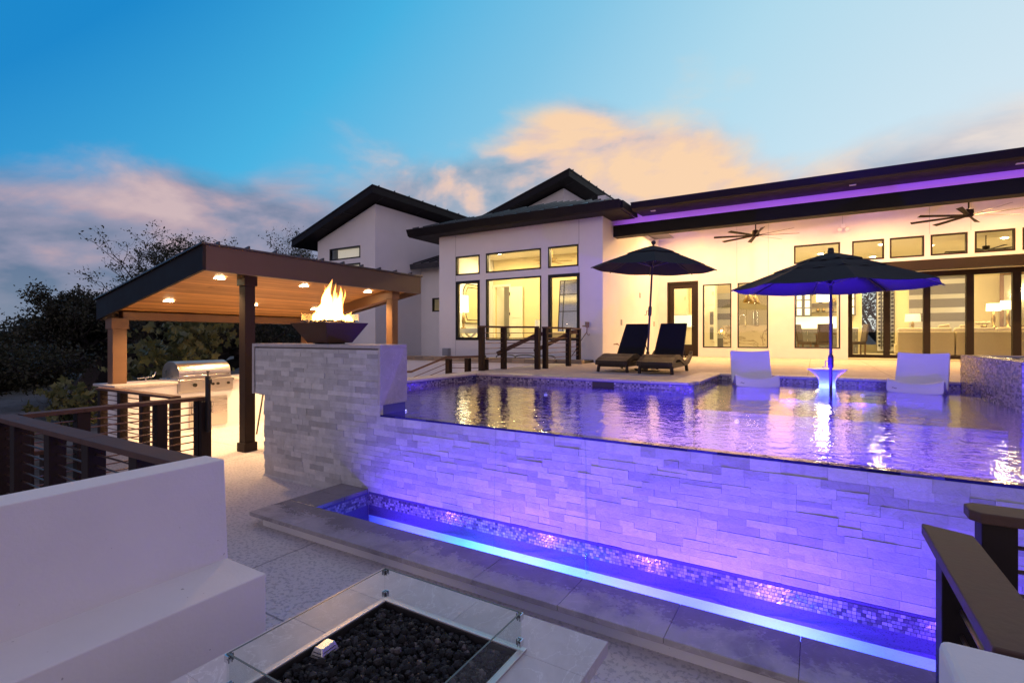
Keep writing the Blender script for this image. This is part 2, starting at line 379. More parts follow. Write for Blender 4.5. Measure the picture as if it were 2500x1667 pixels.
# ------------------------------------------------------------------ mesh helpers
COL = S.collection; ORG = {}
class MB:
    def __init__(s): s.v = []; s.f = []
    def add(s, vs, fs):
        k = len(s.v); s.v += [tuple(p) for p in vs]; s.f += [tuple(i + k for i in f) for f in fs]; return s
    def box(s, x0, x1, y0, y1, z0, z1):
        if x0 > x1: x0, x1 = x1, x0
        if y0 > y1: y0, y1 = y1, y0
        if z0 > z1: z0, z1 = z1, z0
        return s.add([(x0, y0, z0), (x1, y0, z0), (x1, y1, z0), (x0, y1, z0), (x0, y0, z1), (x1, y0, z1), (x1, y1, z1), (x0, y1, z1)],
                     [(0, 3, 2, 1), (4, 5, 6, 7), (0, 1, 5, 4), (1, 2, 6, 5), (2, 3, 7, 6), (3, 0, 4, 7)])
    def hexa(s, b, t):
        """two quads (4 points each, counter-clockwise from above) joined"""
        return s.add(list(b) + list(t), [(0, 3, 2, 1), (4, 5, 6, 7), (0, 1, 5, 4), (1, 2, 6, 5), (2, 3, 7, 6), (3, 0, 4, 7)])
    def bar(s, a, b, w, h, up=(0, 0, 1)):
        a, b = Vector(a), Vector(b); d = (b - a).normalized(); sd = d.cross(Vector(up))
        if sd.length < 1e-4: sd = d.cross(Vector((0, 1, 0)))
        sd.normalize(); u = sd.cross(d); sd *= w / 2; u *= h / 2
        return s.add([a - sd - u, a + sd - u, b + sd - u, b - sd - u, a - sd + u, a + sd + u, b + sd + u, b - sd + u],
                     [(0, 3, 2, 1), (4, 5, 6, 7), (0, 1, 5, 4), (1, 2, 6, 5), (2, 3, 7, 6), (3, 0, 4, 7)])
    def tube(s, pts, r, n=8, cap=True):
        pts = [Vector(p) for p in pts]; rs = r if isinstance(r, (list, tuple)) else [r] * len(pts)
        k = len(s.v); u = None
        for i, p in enumerate(pts):
            d = (pts[min(i + 1, len(pts) - 1)] - pts[max(i - 1, 0)]).normalized()
            if u is None: u = d.orthogonal().normalized()
            else:
                u = u - d * u.dot(d)
                u = u.normalized() if u.length > 1e-5 else d.orthogonal().normalized()
            w = d.cross(u)
            for j in range(n):
                a = 2 * math.pi * j / n; s.v.append(tuple(p + (u * math.cos(a) + w * math.sin(a)) * rs[i]))
        for i in range(len(pts) - 1):
            for j in range(n):
                a, b2 = k + i * n + j, k + i * n + (j + 1) % n
                s.f.append((a, b2, b2 + n, a + n))
        if cap: s.f.append(tuple(k + j for j in reversed(range(n)))); s.f.append(tuple(k + (len(pts) - 1) * n + j for j in range(n)))
        return s
    def lathe(s, prof, c=(0, 0), n=32, ph=0, close=True):
        k = len(s.v)
        for r, z in prof:
            for j in range(n):
                a = ph + 2 * math.pi * j / n; s.v.append((c[0] + r * math.cos(a), c[1] + r * math.sin(a), z))
        for i in range(len(prof) - 1):
            for j in range(n):
                a, b2 = k + i * n + j, k + i * n + (j + 1) % n; s.f.append((a, b2, b2 + n, a + n))
        if close:
            s.f.append(tuple(k + j for j in reversed(range(n)))); s.f.append(tuple(k + (len(prof) - 1) * n + j for j in range(n)))
        return s
    def disc(s, c, r, n=20, nrm=(0, 0, 1), t=.012):
        c = Vector(c); d = Vector(nrm).normalized(); return s.tube([c, c + d * t], r, n)
    def prism(s, poly, axis, a, b):
        """poly: 2D points; axis 'x','y','z' is the extrusion axis"""
        def mk(p, q): return {'x': (q, p[0], p[1]), 'y': (p[0], q, p[1]), 'z': (p[0], p[1], q)}[axis]
        n = len(poly); k = len(s.v)
        s.v += [mk(p, a) for p in poly] + [mk(p, b) for p in poly]
        s.f.append(tuple(k + i for i in range(n))); s.f.append(tuple(k + n + i for i in reversed(range(n))))
        for i in range(n): s.f.append((k + i, k + n + i, k + n + (i + 1) % n, k + (i + 1) % n))
        return s
    def mesh(s, name, off):
        me = bpy.data.meshes.new(name); ox, oy, oz = off
        me.from_pydata([(a - ox, b - oy, c - oz) for a, b, c in s.v], [], s.f); me.validate(); me.update()
        import bmesh
        bm = bmesh.new(); bm.from_mesh(me); bmesh.ops.recalc_face_normals(bm, faces=bm.faces); bm.to_mesh(me); bm.free()
        return me
    def build(s, name, m, parent=None, base=None, smooth=False, bev=0, seg=2, label=None, recalc=True):
        off = ORG[parent] if parent is not None else (base or (0, 0, 0))
        me = s.mesh(name, off); me.materials.append(m)
        if name.endswith('_water') and me.polygons[0].normal.z < 0: me.flip_normals()
        o = bpy.data.objects.new(name, me); COL.objects.link(o)
        if parent is not None: o.parent = parent
        else: o.location = off
        ORG[o] = off
        if smooth:
            for p in me.polygons: p.use_smooth = True
        if bev:
            b = o.modifiers.new('bevel', 'BEVEL'); b.width = bev; b.segments = seg; b.limit_method = 'ANGLE'; b.angle_limit = R(40)
        if label: o['label'] = label
        return o
def tag(o, label, cat, group=None):
    o['label'] = label; o['category'] = cat
    if group: o['group'] = group
    return o
def struct(o): o['kind'] = 'structure'; return o
def thing(name, label, cat, loc, group=None, rz=0):
    o = bpy.data.objects.new(name, None); COL.objects.link(o); o.location = loc; o.empty_display_size = .2
    o.rotation_euler = (0, 0, rz); ORG[o] = tuple(loc) if rz == 0 else (0, 0, 0)
    return tag(o, label, cat, group)
def dup(root, loc, label, rz=None):
    r = root.copy(); COL.objects.link(r); r.location = loc; r['label'] = label
    if rz is not None: r.rotation_euler = (0, 0, rz)
    for ch in root.children:
        c = ch.copy(); COL.objects.link(c); c.parent = r
        for g in ch.children:
            d = g.copy(); COL.objects.link(d); d.parent = c
    return r
def light(name, kind, loc, power, col, parent=None, size=.1, to=None, spot=None, blend=.5):
    l = bpy.data.lights.new(name, kind); l.energy = power; l.color = col
    if kind == 'AREA': l.shape = 'DISK'; l.size = size
    else: l.shadow_soft_size = size
    if spot: l.spot_size = R(spot); l.spot_blend = blend
    o = bpy.data.objects.new(name, l); COL.objects.link(o)
    if parent is not None: o.parent = parent; b = ORG[parent]; o.location = tuple(loc[i] - b[i] for i in range(3))
    else: o.location = loc
    if to is not None: o.rotation_euler = (Vector(to) - Vector(loc)).to_track_quat('-Z', 'Y').to_euler()
    return o
WARM = (1, .70, .36)
def wall_holes(mb, u0, u1, z0, z1, a, b, holes, axis='y'):
    """wall from u0..u1, z0..z1, between a and b on the other axis, with rectangular openings (u0,u1,z0,z1)"""
    us = sorted({u0, u1, *[h[0] for h in holes], *[h[1] for h in holes]}); us = [u for u in us if u0 <= u <= u1]
    for i in range(len(us) - 1):
        c = (us[i] + us[i + 1]) / 2; zs = [z0]
        hs = sorted([h for h in holes if h[0] < c < h[1]], key=lambda h: h[2]); cur = z0
        for h in hs:
            if h[2] > cur: seg(mb, us[i], us[i + 1], cur, h[2], a, b, axis)
            cur = h[3]
        if cur < z1: seg(mb, us[i], us[i + 1], cur, z1, a, b, axis)
def seg(mb, u0, u1, z0, z1, a, b, axis):
    if axis == 'y': mb.box(u0, u1, a, b, z0, z1)
    else: mb.box(a, b, u0, u1, z0, z1)

exec_parts = []

# ================================================================== THE SETTING
WZ, DZ = .893, 1.009            # pool water level, pool deck level (lower terrace is 0)
FY = 3.677                      # face of the tall stone wall
g = MB(); N_ = 40
ring = [0, 14, 30, 60, 120, 300, 900]
def gz(x, y):
    d = math.hypot(x + 8, y - 8)
    return -.55 - .05 * max(0, min(12, d - 6)) * .3 + .12 * math.sin(x * .31 + 1) * math.cos(y * .27) * min(1, max(0, (d - 16) / 10)) + max(0, d - 60) * .012
gp = [(-8, 8, gz(-8, 8))]
for r_ in ring[1:]:
    for j in range(N_):
        a = 2 * math.pi * j / N_; xx, yy = -8 + r_ * math.cos(a), 8 + r_ * math.sin(a); gp.append((xx, yy, gz(xx, yy)))
gf = [(0, 1 + j, 1 + (j + 1) % N_) for j in range(N_)]
for i in range(len(ring) - 2):
    for j in range(N_):
        a, b = 1 + i * N_ + j, 1 + i * N_ + (j + 1) % N_; gf.append((a, a + N_, b + N_, b))
g.add(gp, gf); struct(g.build('ground', M['ground'], base=(0, 0, -.55), smooth=True))

t = MB()
t.box(-6.72, -4.20, -6, 3.70, -.9, 0); t.box(-4.20, 9, -6, 2.72, -.9, 0)
t.box(-10.45, -6.72, 3.50, 9.2, -.9, 0); t.box(-6.72, -5.62, 3.70, 9.2, -.9, 0); t.box(-5.62, -3.9, 3.70, 9.2, -.9, 0); t.box(-14, -5.62, 9.2, 11.6, -.9, 0)
struct(t.build('terrace', M['terrace'], base=(-2, 0, 0)))
st_ = MB()                        # steps down from the lounge terrace to the lower yard, beside the rails
for i in range(4): st_.box(-7.05 - .32 * i, -6.73 - .32 * i, 2.50, 3.49, -.9, -.10 - .16 * i)
struct(st_.build('yard_steps', M['terrace'], base=(-7, 3.2, -.6)))

d = MB()
d.box(-5.75, -5.36, 4.10, 7.62, -.6, DZ); d.box(-5.75, -1.52, 7.62, 19.4, -.6, DZ); d.box(-1.52, 1.86, 9.82, 19.4, -.6, DZ); d.box(1.86, 14, 9.82, 19.4, -.6, DZ); d.box(4.6, 14, 3.9, 9.82, -.6, DZ)
struct(d.build('pool_deck', M['deck'], base=(0, 12, DZ)))
c = MB()                          # stone coping round the pool, laid as separate slabs
def slabs(x0, x1, y0, y1, step, axis):
    a, b = (x0, x1) if axis == 'x' else (y0, y1); n = max(1, round((b - a) / step)); w = (b - a) / n
    for i in range(n):
        if axis == 'x': c.box(a + i * w + .0025, a + (i + 1) * w - .0025, y0, y1, DZ - .03, DZ + .006)
        else: c.box(x0, x1, a + i * w + .0025, a + (i + 1) * w - .0025, DZ - .03, DZ + .006)
slabs(-5.68, -5.31, 4.10, 7.55, .6, 'y'); slabs(-5.68, -1.56, 7.57, 7.90, .6, 'x'); slabs(-1.86, -1.47, 7.90, 9.77, .6, 'y'); slabs(-1.86, 1.90, 9.77, 10.10, .6, 'x')
struct(c.build('pool_coping', M['plinthstone'], base=(-3.5, 7.7, DZ), bev=.004))

p = MB()                          # pool shell
p.box(-5.6, 4.8, 3.8, 10, -.3, .0)
p.box(-5.6, -5.34, 4.07, 7.62, 0, .98); p.box(-5.6, -1.5, 7.60, 7.80, 0, .98); p.box(-1.55, -1.5, 7.8, 9.8, 0, .98); p.box(-1.55, 4.8, 9.8, 9.99, 0, .98); p.box(4.6, 4.8, 3.9, 9.8, 0, .98)
p.box(-1.5, 4.6, 7.66, 9.8, 0, .63)                                                # tanning ledge
struct(p.build('pool_shell', M['poolblue'], base=(0, 7, 0)))

rt_ = random.Random(11)
def tiles(mb, o, ud, vd, nrm, L, H, tw, th, gap=.003, jit=.02, stag=.5):
    """mosaic quads over a rectangle L x H from o along ud, vd, standing 3 mm off the wall"""
    o, ud, vd, nrm = Vector(o), Vector(ud), Vector(vd), Vector(nrm); rows = int(H / th)
    for r_ in range(rows):
        x = -tw * (stag * (r_ % 2)) - rt_.random() * tw * .3
        while x < L:
            w = tw * rt_.uniform(.82, 1.18); a, b = max(0, x + gap / 2), min(L, x + w - gap / 2)
            if b - a > tw * .2:
                z0, z1 = r_ * th + gap / 2, (r_ + 1) * th - gap / 2; k = [rt_.gauss(0, jit) * tw for _ in range(4)]
                q = [o + ud * u + vd * v + nrm * (.003 + kk) for (u, v), kk in zip(((a, z0), (b, z0), (b, z1), (a, z1)), k)]
                mb.add(q, [(0, 1, 2, 3)])
            x += w
tl = MB()
tiles(tl, (-5.34, 7.60, .845), (1, 0, 0), (0, 0, 1), (0, -1, 0), 3.84, .135, .030, .030)
tiles(tl, (-5.34, 4.07, .845), (0, 1, 0), (0, 0, 1), (1, 0, 0), 3.53, .135, .030, .030)
tiles(tl, (-1.50, 7.60, .845), (0, 1, 0), (0, 0, 1), (1, 0, 0), 2.2, .135, .030, .030)
tiles(tl, (-1.50, 9.80, .845), (1, 0, 0), (0, 0, 1), (0, -1, 0), 3.35, .135, .030, .030)
struct(tl.build('pool_waterline_tiles', M['mosaic'], base=(-3, 7.6, .845)))
sk = MB(); sk.box(-3.06, -2.70, 7.592, 7.5985, .86, .965)
struct(sk.build('pool_skimmer_opening', M['gasket'], base=(-2.9, 7.59, .86)))

# the part of the sheet left of the front plinth stays behind it
w = MB(); w.add([(-5.34, 4.07, WZ), (-3.767, 4.07, WZ), (-3.767, FY - .003, WZ), (4.6, FY - .003, WZ), (4.6, 9.8, WZ), (-1.5, 9.8, WZ), (-1.5, 7.6, WZ), (-5.34, 7.6, WZ)], [(0, 1, 2, 3, 4, 5, 6, 7)])
struct(w.build('pool_water', M['water'], base=(0, 6, WZ)))

# ---- the long trough under the stone wall
TX1 = 3.2
k = MB(); k.box(-4.22, TX1, 2.70, 2.90, -.2, .085); k.box(-4.22, -4.05, 2.90, FY, -.2, .085)
struct(k.build('trough_kerb', M['stucco_smooth'], base=(-1, 2.7, 0)))
k = MB(); x = -4.33
while x < TX1:
    x2 = min(TX1, x + .61); k.box(x, x2 - .002, 2.64, 3.03, .085, .12); x = x2
k.box(-4.33, -3.93, 3.033, 3.36, .085, .12); k.box(-4.33, -3.93, 3.364, FY - .012, .085, .12)
struct(k.build('trough_coping', M['coping'], base=(-1, 2.8, .1), bev=.003))
k = MB(); k.box(-4.05, TX1, 2.90, 3.04, -.6, .083); k.box(-4.05, -3.94, 3.04, FY, -.6, .083); k.box(-3.94, TX1, FY + .005, FY + .04, -.150, .083)
struct(k.build('trough_shell', M['pebble'], base=(-1, 3.3, -.5)))
k = MB(); k.box(-3.94, TX1, 3.04, FY + .005, -.62, -.38); k.box(-3.94, TX1, FY + .0055, FY + .04, -.62, -.1505); struct(k.build('trough_floor', M['aqua'], base=(-1, 3.3, -.38)))
tl = MB()
tiles(tl, (-3.94, FY + .003, -.045), (1, 0, 0), (0, 0, 1), (0, -1, 0), TX1 + 3.9, .133, .0252, .0222)
tiles(tl, (-3.938, 3.04, -.045), (0, 1, 0), (0, 0, 1), (1, 0, 0), FY - 3.045, .133, .0252, .0222)
struct(tl.build('trough_tiles', M['mosaic'], base=(-1, FY, -.04)))
k = MB(); nx, ny = 170, 7; rw = random.Random(4); wv = [(rw.uniform(2, 34), rw.uniform(0, 6.3), rw.uniform(3, 9)) for _ in range(9)]
for i in range(nx + 1):
    for j in range(ny + 1):
        x_, y_ = -3.94 + (TX1 + 3.94) * i / nx, 3.04 + (FY + .006 - 3.04) * j / ny
        k.v.append((x_, y_, -.134 + .0065 * sum(math.sin(a * x_ + b2 + c2 * y_) / (1 + a * .06) for a, b2, c2 in wv)))
k.f = [(i * (ny + 1) + j, (i + 1) * (ny + 1) + j, (i + 1) * (ny + 1) + j + 1, i * (ny + 1) + j + 1) for i in range(nx) for j in range(ny)]
struct(k.build('trough_water', M['troughwater'], base=(-1, 3.3, -.138), smooth=True))

# ================================================================== STONE WALL AND PLINTH
sw = thing('stone_wall', 'long white split stone wall with water spilling over its top into the trough', 'wall', (-1, FY, 0))
rs_ = random.Random(5)
def ledger(mb, x0, x1, z0, z1, jag0=0, jag1=0, hmin=.042, hmax=.068, lo=.10, hi=.31):
    z = z0
    while z < z1 - .004:
        h = rs_.uniform(hmin, hmax)
        if z1 - z - h < .04: h = z1 - z
        x = x0 - (rs_.uniform(-jag0, jag0) if jag0 else 0); end = x1 + (rs_.uniform(-jag1, jag1) if jag1 else 0)
        while x < end - .004:
            l = rs_.uniform(lo, hi)
            if end - x - l < .10: l = end - x
            f = FY - min(.007, max(0, rs_.gauss(.002, .0024))); b = FY + .045; gp_ = .0005
            X0, X1, Z0, Z1 = x + gp_, x + l - gp_, z + gp_, z + h - gp_
            # split some rows in two thin courses
            parts = [(Z0, Z1)] if rs_.random() > .15 or h < .06 else [(Z0, (Z0 + Z1) / 2 - gp_ / 2), ((Z0 + Z1) / 2 + gp_ / 2, Z1)]
            for za, zb in parts:
                j = lambda: rs_.gauss(0, .0016)
                ff = f if len(parts) == 1 else f + rs_.uniform(-.005, .006)
                mb.add([(X0, ff + j(), za), (X1, ff + j(), za), (X1, b, za), (X0, b, za), (X0, ff + j(), zb), (X1, ff + j(), zb), (X1, b, zb), (X0, b, zb)],
                       [(0, 1, 5, 4), (4, 5, 6, 7), (1, 2, 6, 5), (3, 0, 4, 7), (0, 3, 2, 1)])
            x += l
        z += h
b_ = MB(); ledger(b_, -5.72, -3.94, -.03, .09, .014, 0); ledger(b_, -5.72, 3.2, .09, .874, .014, 0); ledger(b_, -5.72, -3.775, .874, .985, .014, 0)
b_.build('stone_facing', M['ledger'], sw)
core = MB(); core.box(-3.78, 3.2, FY + .046, 3.80, -.6, .868); core.box(-5.70, -3.78, FY + .046, 4.05, -.6, .99)
core.build('wall_core', M['poolblue'], sw)
cap = MB(); x = -3.77
while x < 3.2: 
    cap.box(x + .001, min(3.2, x + .20) - .001, FY - .002, FY + .05, .8745, .8922); x += .2
cap.build('wall_cap', M['edgetile'], sw, bev=.002)
tl = MB(); tiles(tl, (-3.77, FY + .055, .886), (1, 0, 0), (0, 1, 0), (0, 0, 1), 6.9, .075, .025, .025); tl.build('edge_tiles', M['edgetile'], sw)
# water threads that run down the wall
wt = MB()
for xw, x2, sw_ in ((-1.53, -1.51, .013), (-2.36, -2.38, .004)):
    pts = [(xw + (x2 - xw) * i / 9 + .004 * math.sin(i * 1.7 + xw), FY - .024 - .012 * (i / 9), .885 - (.885 + .15) * i / 9) for i in range(10)]
    wt.tube(pts, [sw_ * (.35 + .8 * i / 9) for i in range(10)], 6)
wt.build('water_thread', M['tabglass'], sw, smooth=True)

pl = thing('fire_plinth', 'tall stone plinth with slate slab edging that carries the fire bowl', 'plinth', (-4.85, 3.87, .98))
b_ = MB(); ledger(b_, -5.90, -3.80, .985, 1.545, .004, 0); b_.build('stone_facing', M['ledger'], pl)
b_ = MB(); b_.box(-5.90, -3.80, FY + .046, 4.045, .97, 1.56); b_.build('plinth_core', M['grout'], pl)
b_ = MB(); b_.box(-5.967, -5.25, FY - .004, 4.067, 1.562, 1.60); b_.box(-5.247, -4.55, FY - .004, 4.067, 1.562, 1.60); b_.box(-4.547, -3.769, FY - .004, 4.067, 1.562, 1.60)
b_.build('top_slab', M['plinthstone'], pl, bev=.002)
b_ = MB(); b_.box(-3.799, -3.769, FY - .004, 4.067, .985, 1.561); b_.build('side_slab', M['plinthstone'], pl, bev=.002)
b_ = MB(); b_.box(-5.967, -5.925, FY - .004, 4.067, .985, 1.561); b_.build('side_slab', M['plinthstone'], pl, bev=.002)
b_ = MB(); tiles(b_, (-3.803, FY + .004, .875), (0, 1, 0), (0, 0, 1), (1, 0, 0), .35, .11, .027, .027); b_.build('tile_band', M['mosaic'], pl)

# ---- fire bowl
BX, BY = -4.775, 3.875
fb = thing('fire_bowl', 'dark square metal fire bowl burning with tall flames on the stone plinth', 'fire bowl', (BX, BY, 1.60))
def frust(mb, r0, z0, r1, z1):
    mb.hexa([(BX - r0, BY - r0, z0), (BX + r0, BY - r0, z0), (BX + r0, BY + r0, z0), (BX - r0, BY + r0, z0)],
            [(BX - r1, BY - r1, z1), (BX + r1, BY - r1, z1), (BX + r1, BY + r1, z1), (BX - r1, BY + r1, z1)])
b_ = MB(); frust(b_, .175, 1.615, .305, 1.842); b_.build('bowl', M['firebowl'], fb, bev=.006)
b_ = MB()
for sx in (-.08, .08): b_.box(BX + sx - .03, BX + sx + .03, BY - .12, BY + .12, 1.60, 1.615)
b_.build('foot', M['black'], fb)
b_ = MB(); h = .225
for a in range(4):
    s0 = [(-h, -h, h, -h + .006), (h - .006, -h + .007, h, h - .007), (-h, h - .006, h, h), (-h, -h + .007, -h + .006, h - .007)][a]
    b_.box(BX + s0[0], BX + s0[2], BY + s0[1], BY + s0[3], 1.843, 1.945)
b_.build('glass_guard', M['tabglass'], fb)
def rocks(mb, x0, x1, y0, y1, z, n, r0, r1, rr):
    for i in range(n):
        c_ = Vector((rr.uniform(x0, x1), rr.uniform(y0, y1), z + rr.uniform(-.01, .012))); r_ = rr.uniform(r0, r1)
        q = Matrix.Rotation(rr.uniform(0, 6.3), 3, 'Z') @ Matrix.Rotation(rr.uniform(0, 6.3), 3, 'X')
        vs = []
        for (a, b2, c2) in ICO: vs.append(c_ + q @ (Vector((a, b2, c2)) * r_ * rr.uniform(.7, 1.2) * 1) * 1)
        mb.add(vs, ICOF)
ph = (1 + 5 ** .5) / 2
ICO = [Vector(v).normalized() for v in ((-1, ph, 0), (1, ph, 0), (-1, -ph, 0), (1, -ph, 0), (0, -1, ph), (0, 1, ph), (0, -1, -ph), (0, 1, -ph), (ph, 0, -1), (ph, 0, 1), (-ph, 0, -1), (-ph, 0, 1))]
ICOF = [(0, 11, 5), (0, 5, 1), (0, 1, 7), (0, 7, 10), (0, 10, 11), (1, 5, 9), (5, 11, 4), (11, 10, 2), (10, 7, 6), (7, 1, 8), (3, 9, 4), (3, 4, 2), (3, 2, 6), (3, 6, 8), (3, 8, 9), (4, 9, 5), (2, 4, 11), (6, 2, 10), (8, 6, 7), (9, 8, 1)]
b_ = MB(); rocks(b_, BX - .20, BX + .20, BY - .20, BY + .20, 1.852, 130, .014, .026, random.Random(3))
o = b_.build('lava_rocks', M['lava'], fb); o['kind'] = 'stuff'
rf = random.Random(21)
def tongue(mb, x, y, z, hgt, r_, lean, ph0, tw=1.0):
    n = 16; pts = []; rs2 = []
    for i in range(n):
        s = i / (n - 1)
        pts.append((x + lean[0] * s ** 1.3 + .026 * math.sin(ph0 + s * 7 * tw) * s, y + lean[1] * s ** 1.3 + .022 * math.cos(ph0 * 1.3 + s * 6 * tw) * s, z + hgt * s))
        rs2.append(max(.0015, r_ * (1 - s) ** .75 * (.62 + .55 * math.sin(math.pi * min(1, s * 1.25 + .18))) * (1 + .18 * math.sin(ph0 * 2 + s * 11))))
    mb.tube(pts, rs2, 10)
b_ = MB()
for a in ((-.02, -.02, .48, .115, (.05, -.01), .4), (-.09, 0, .37, .095, (.0, 0), 2.1), (.06, .01, .33, .10, (.05, .02), 3.9), (.11, -.03, .30, .065, (.09, 0), 5.2), (-.14, .03, .20, .08, (-.02, 0), 1.2), (.14, .02, .17, .07, (.0, 0), .3), (0, .06, .40, .08, (.11, .03), 2.8), (.02, -.06, .25, .09, (-.06, 0), 4.4), (.04, .02, .44, .05, (.02, .0), 6.0), (-.05, .02, .42, .05, (-.03, .0), 3.3), (.10, .04, .36, .04, (.10, .0), 1.9), (-.17, -.03, .12, .06, (.01, 0), 2.2), (.17, -.05, .11, .06, (.0, 0), 5.0), (-.10, -.10, .13, .06, (.0, 0), .9), (.09, -.11, .12, .06, (.0, .0), 3.1), (-.19, .10, .10, .05, (.0, 0), 4.1), (.18, .12, .11, .05, (.0, 0), 1.1)):
    tongue(b_, BX + a[0], BY + a[1], 1.865, *a[2:])
b_.build('flame', M['flame'], fb, smooth=True)
light('flame_light', 'POINT', (BX + .02, BY - .02, 2.06), 60, (1, .50, .18), fb, .06)

# ================================================================== PAVILION
pv = thing('pavilion', 'open timber pavilion with cedar ceiling and dark sloping metal roof over the grill', 'pavilion', (-8.4, 5.6, 0))
PX0, PX1, PY0, PY1 = -10.15, -6.90, 3.57, 7.85
def pz(x): return 2.90 + (x - PX1) * .186        # top of the roof
def slope_slab(mb, x0, x1, y0, y1, t0, t1, f=pz):
    mb.hexa([(x0, y0, f(x0) + t0), (x1, y0, f(x1) + t0), (x1, y1, f(x1) + t0), (x0, y1, f(x0) + t0)], [(x0, y0, f(x0) + t1), (x1, y0, f(x1) + t1), (x1, y1, f(x1) + t1), (x0, y1, f(x0) + t1)])
b_ = MB(); slope_slab(b_, PX0 - .03, PX1 + .03, PY0 - .03, PY1 + .03, .0, .022)
r_ = b_.build('roof', M['roof'], pv)
b_ = MB(); y = PY0 + .2
while y < PY1: slope_slab(b_, PX0 - .02, PX1 + .03, y - .012, y + .012, .023, .062); y += .42
b_.build('standing_seam', M['roof'], r_)
b_ = MB(); slope_slab(b_, PX0, PX1, PY0, PY0 + .04, -.335, -.002); b_.build('fascia', M['fascia'], pv)
b_ = MB(); slope_slab(b_, PX1 - .04, PX1, PY0 + .042, PY1 - .042, -.335, -.002); b_.build('fascia', M['brownfascia'], pv)
b_ = MB(); slope_slab(b_, PX0, PX1, PY1 - .04, PY1, -.335, -.002); slope_slab(b_, PX0, PX0 + .04, PY0 + .042, PY1 - .042, -.335, -.002); b_.build('fascia', M['brownfascia'], pv)
b_ = MB(); slope_slab(b_, PX0 + .042, PX1 - .042, PY0 + .042, PY1 - .042, -.225, -.20); b_.build('ceiling', M['cedar'], pv)
b_ = MB(); b_.box(-9.99, -9.83, PY0 + .25, PY1 - .2, 1.965, 2.10); b_.build('beam', M['brownpost'] if 'brownpost' in M else simple('brown_beam', (.16, .085, .045), .5, 0, .2, 5, .1, 50, .004, .4, (1, .15, 1)), pv, bev=.004)
M['brownpost'] = MATS['brown_beam']
b_ = MB(); slope_slab(b_, -9.75, -7.25, 7.24, 7.38, -.42, -.227); b_.build('beam', M['brownpost'], pv, bev=.004)
def post(x0, x1, y0, y1, z0, z1, m, capz=None, foot=True):
    b_ = MB(); b_.box(x0, x1, y0, y1, z0, z1); o = b_.build('post', m, pv, bev=.005)
    q = MB(); e = .022; q.box(x0 - e, x1 + e, y0 - e, y1 + e, z1 - .17, z1 + .01); q.build('capital', m, o, bev=.004)
    if foot:
        q = MB(); q.box(x0 - e, x1 + e, y0 - e, y1 + e, z0, z0 + .13); q.build('foot', m, o, bev=.004)
post(-7.26, -7.105, 4.27, 4.425, 0, 2.60, M['darkpost']); post(-7.24, -7.08, 7.22, 7.38, 0, 2.60, M['brownpost']); post(-9.98, -9.79, 3.66, 3.86, .913, 1.98, M['brownpost'], foot=False); post(-9.98, -9.79, 7.30, 7.49, 0, 1.98, M['brownpost'])
for (x, y) in ((-7.54, 4.14), (-9.06, 4.15), (-9.0, 5.56), (-7.51, 5.55), (-7.47, 6.95), (-9.06, 6.95)):
    z = pz(x) - .227; q = MB(); q.disc((x, y, z - .008), .072, 24, (0, 0, -1), .004); o = q.build('downlight', M['lampwarm'], pv)
    q = MB(); q.lathe([(.075, z - .001), (.095, z - .001), (.095, z - .012), (.075, z - .012)], (x, y), 24, 0, False); q.build('trim_ring', M['white'], o)
    light('pavilion_downlight', 'SPOT', (x, y, z - .03), 260, (1, .60, .27), o, .05, (x, y, 0), 128, .8)
# ================================================================== GRILL COUNTER
gc = thing('grill_counter', 'cream stucco counter with stone top under the pavilion', 'counter', (-9.8, 5.4, 0))
b_ = MB(); b_.box(-10.15, -9.46, 3.60, 4.47, 0, .872); b_.box(-10.15, -9.46, 5.43, 7.3, 0, .872); b_.box(-10.15, -9.46, 4.47, 5.43, 0, .70); b_.build('base', M['stucco'], gc)
b_ = MB(); b_.box(-10.20, -9.40, 3.54, 4.46, .873, .912); b_.box(-10.20, -9.40, 5.44, 7.34, .873, .912); b_.box(-10.20, -10.1, 4.46, 5.44, .873, .912); b_.build('countertop', M['plinthstone'], gc, bev=.003)
for y0 in (4.66, 5.01):
    b_ = MB(); b_.box(-9.458, -9.44, y0, y0 + .32, .07, .60); o = b_.build('cabinet_door', M['chrome'], gc, bev=.002)
    q = MB(); q.tube([(-9.44, y0 + .05, .30), (-9.415, y0 + .05, .30), (-9.415, y0 + .05, .50), (-9.44, y0 + .05, .50)], .007, 8); q.build('handle', M['clip'], o)
gr = thing('gas_grill', 'stainless gas grill with rounded hood set into the cream counter', 'grill', (-9.8, 4.95, .70))
b_ = MB(); b_.box(-10.08, -9.42, 4.47, 5.43, .705, .94); b_.build('body', M['chrome'], gr, bev=.006)
prof = [(-10.05, .945), (-9.45, .945)] + [(-9.75 + .30 * math.cos(a) * (1.0), .985 + .265 * math.sin(a) ** .8) for a in [math.pi * i / 20 for i in range(1, 20)]]
b_ = MB(); b_.prism([(p[0], p[1]) for p in prof], 'y', 4.50, 5.40); o = b_.build('hood', M['chrome'], gr, bev=.004)
q = MB(); q.tube([(-9.44, 4.56, 1.0), (-9.41, 4.56, 1.0), (-9.41, 5.34, 1.0), (-9.44, 5.34, 1.0)], .012, 10); q.build('handle', M['clip'], o, smooth=True)
q = MB(); q.disc((-9.515, 4.98, 1.10), .035, 20, (1, 0, .5), .02); q.build('thermometer', M['clip'], o)
b_ = MB(); b_.box(-9.42, -9.405, 4.49, 5.41, .735, .925); b_.build('control_panel', M['chrome'], gr, bev=.004)
for y in (4.73, 4.95, 5.04, 5.13, 5.32):
    b_ = MB(); b_.disc((-9.405, y, .83), .024 if y != 4.73 else .034, 18, (1, 0, 0), .03); b_.build('knob', M['knob'], gr, bev=.003)
vt = thing('counter_tap', 'small steel bar tap on the stone counter beside the grill', 'tap', (-9.9, 4.18, .912))
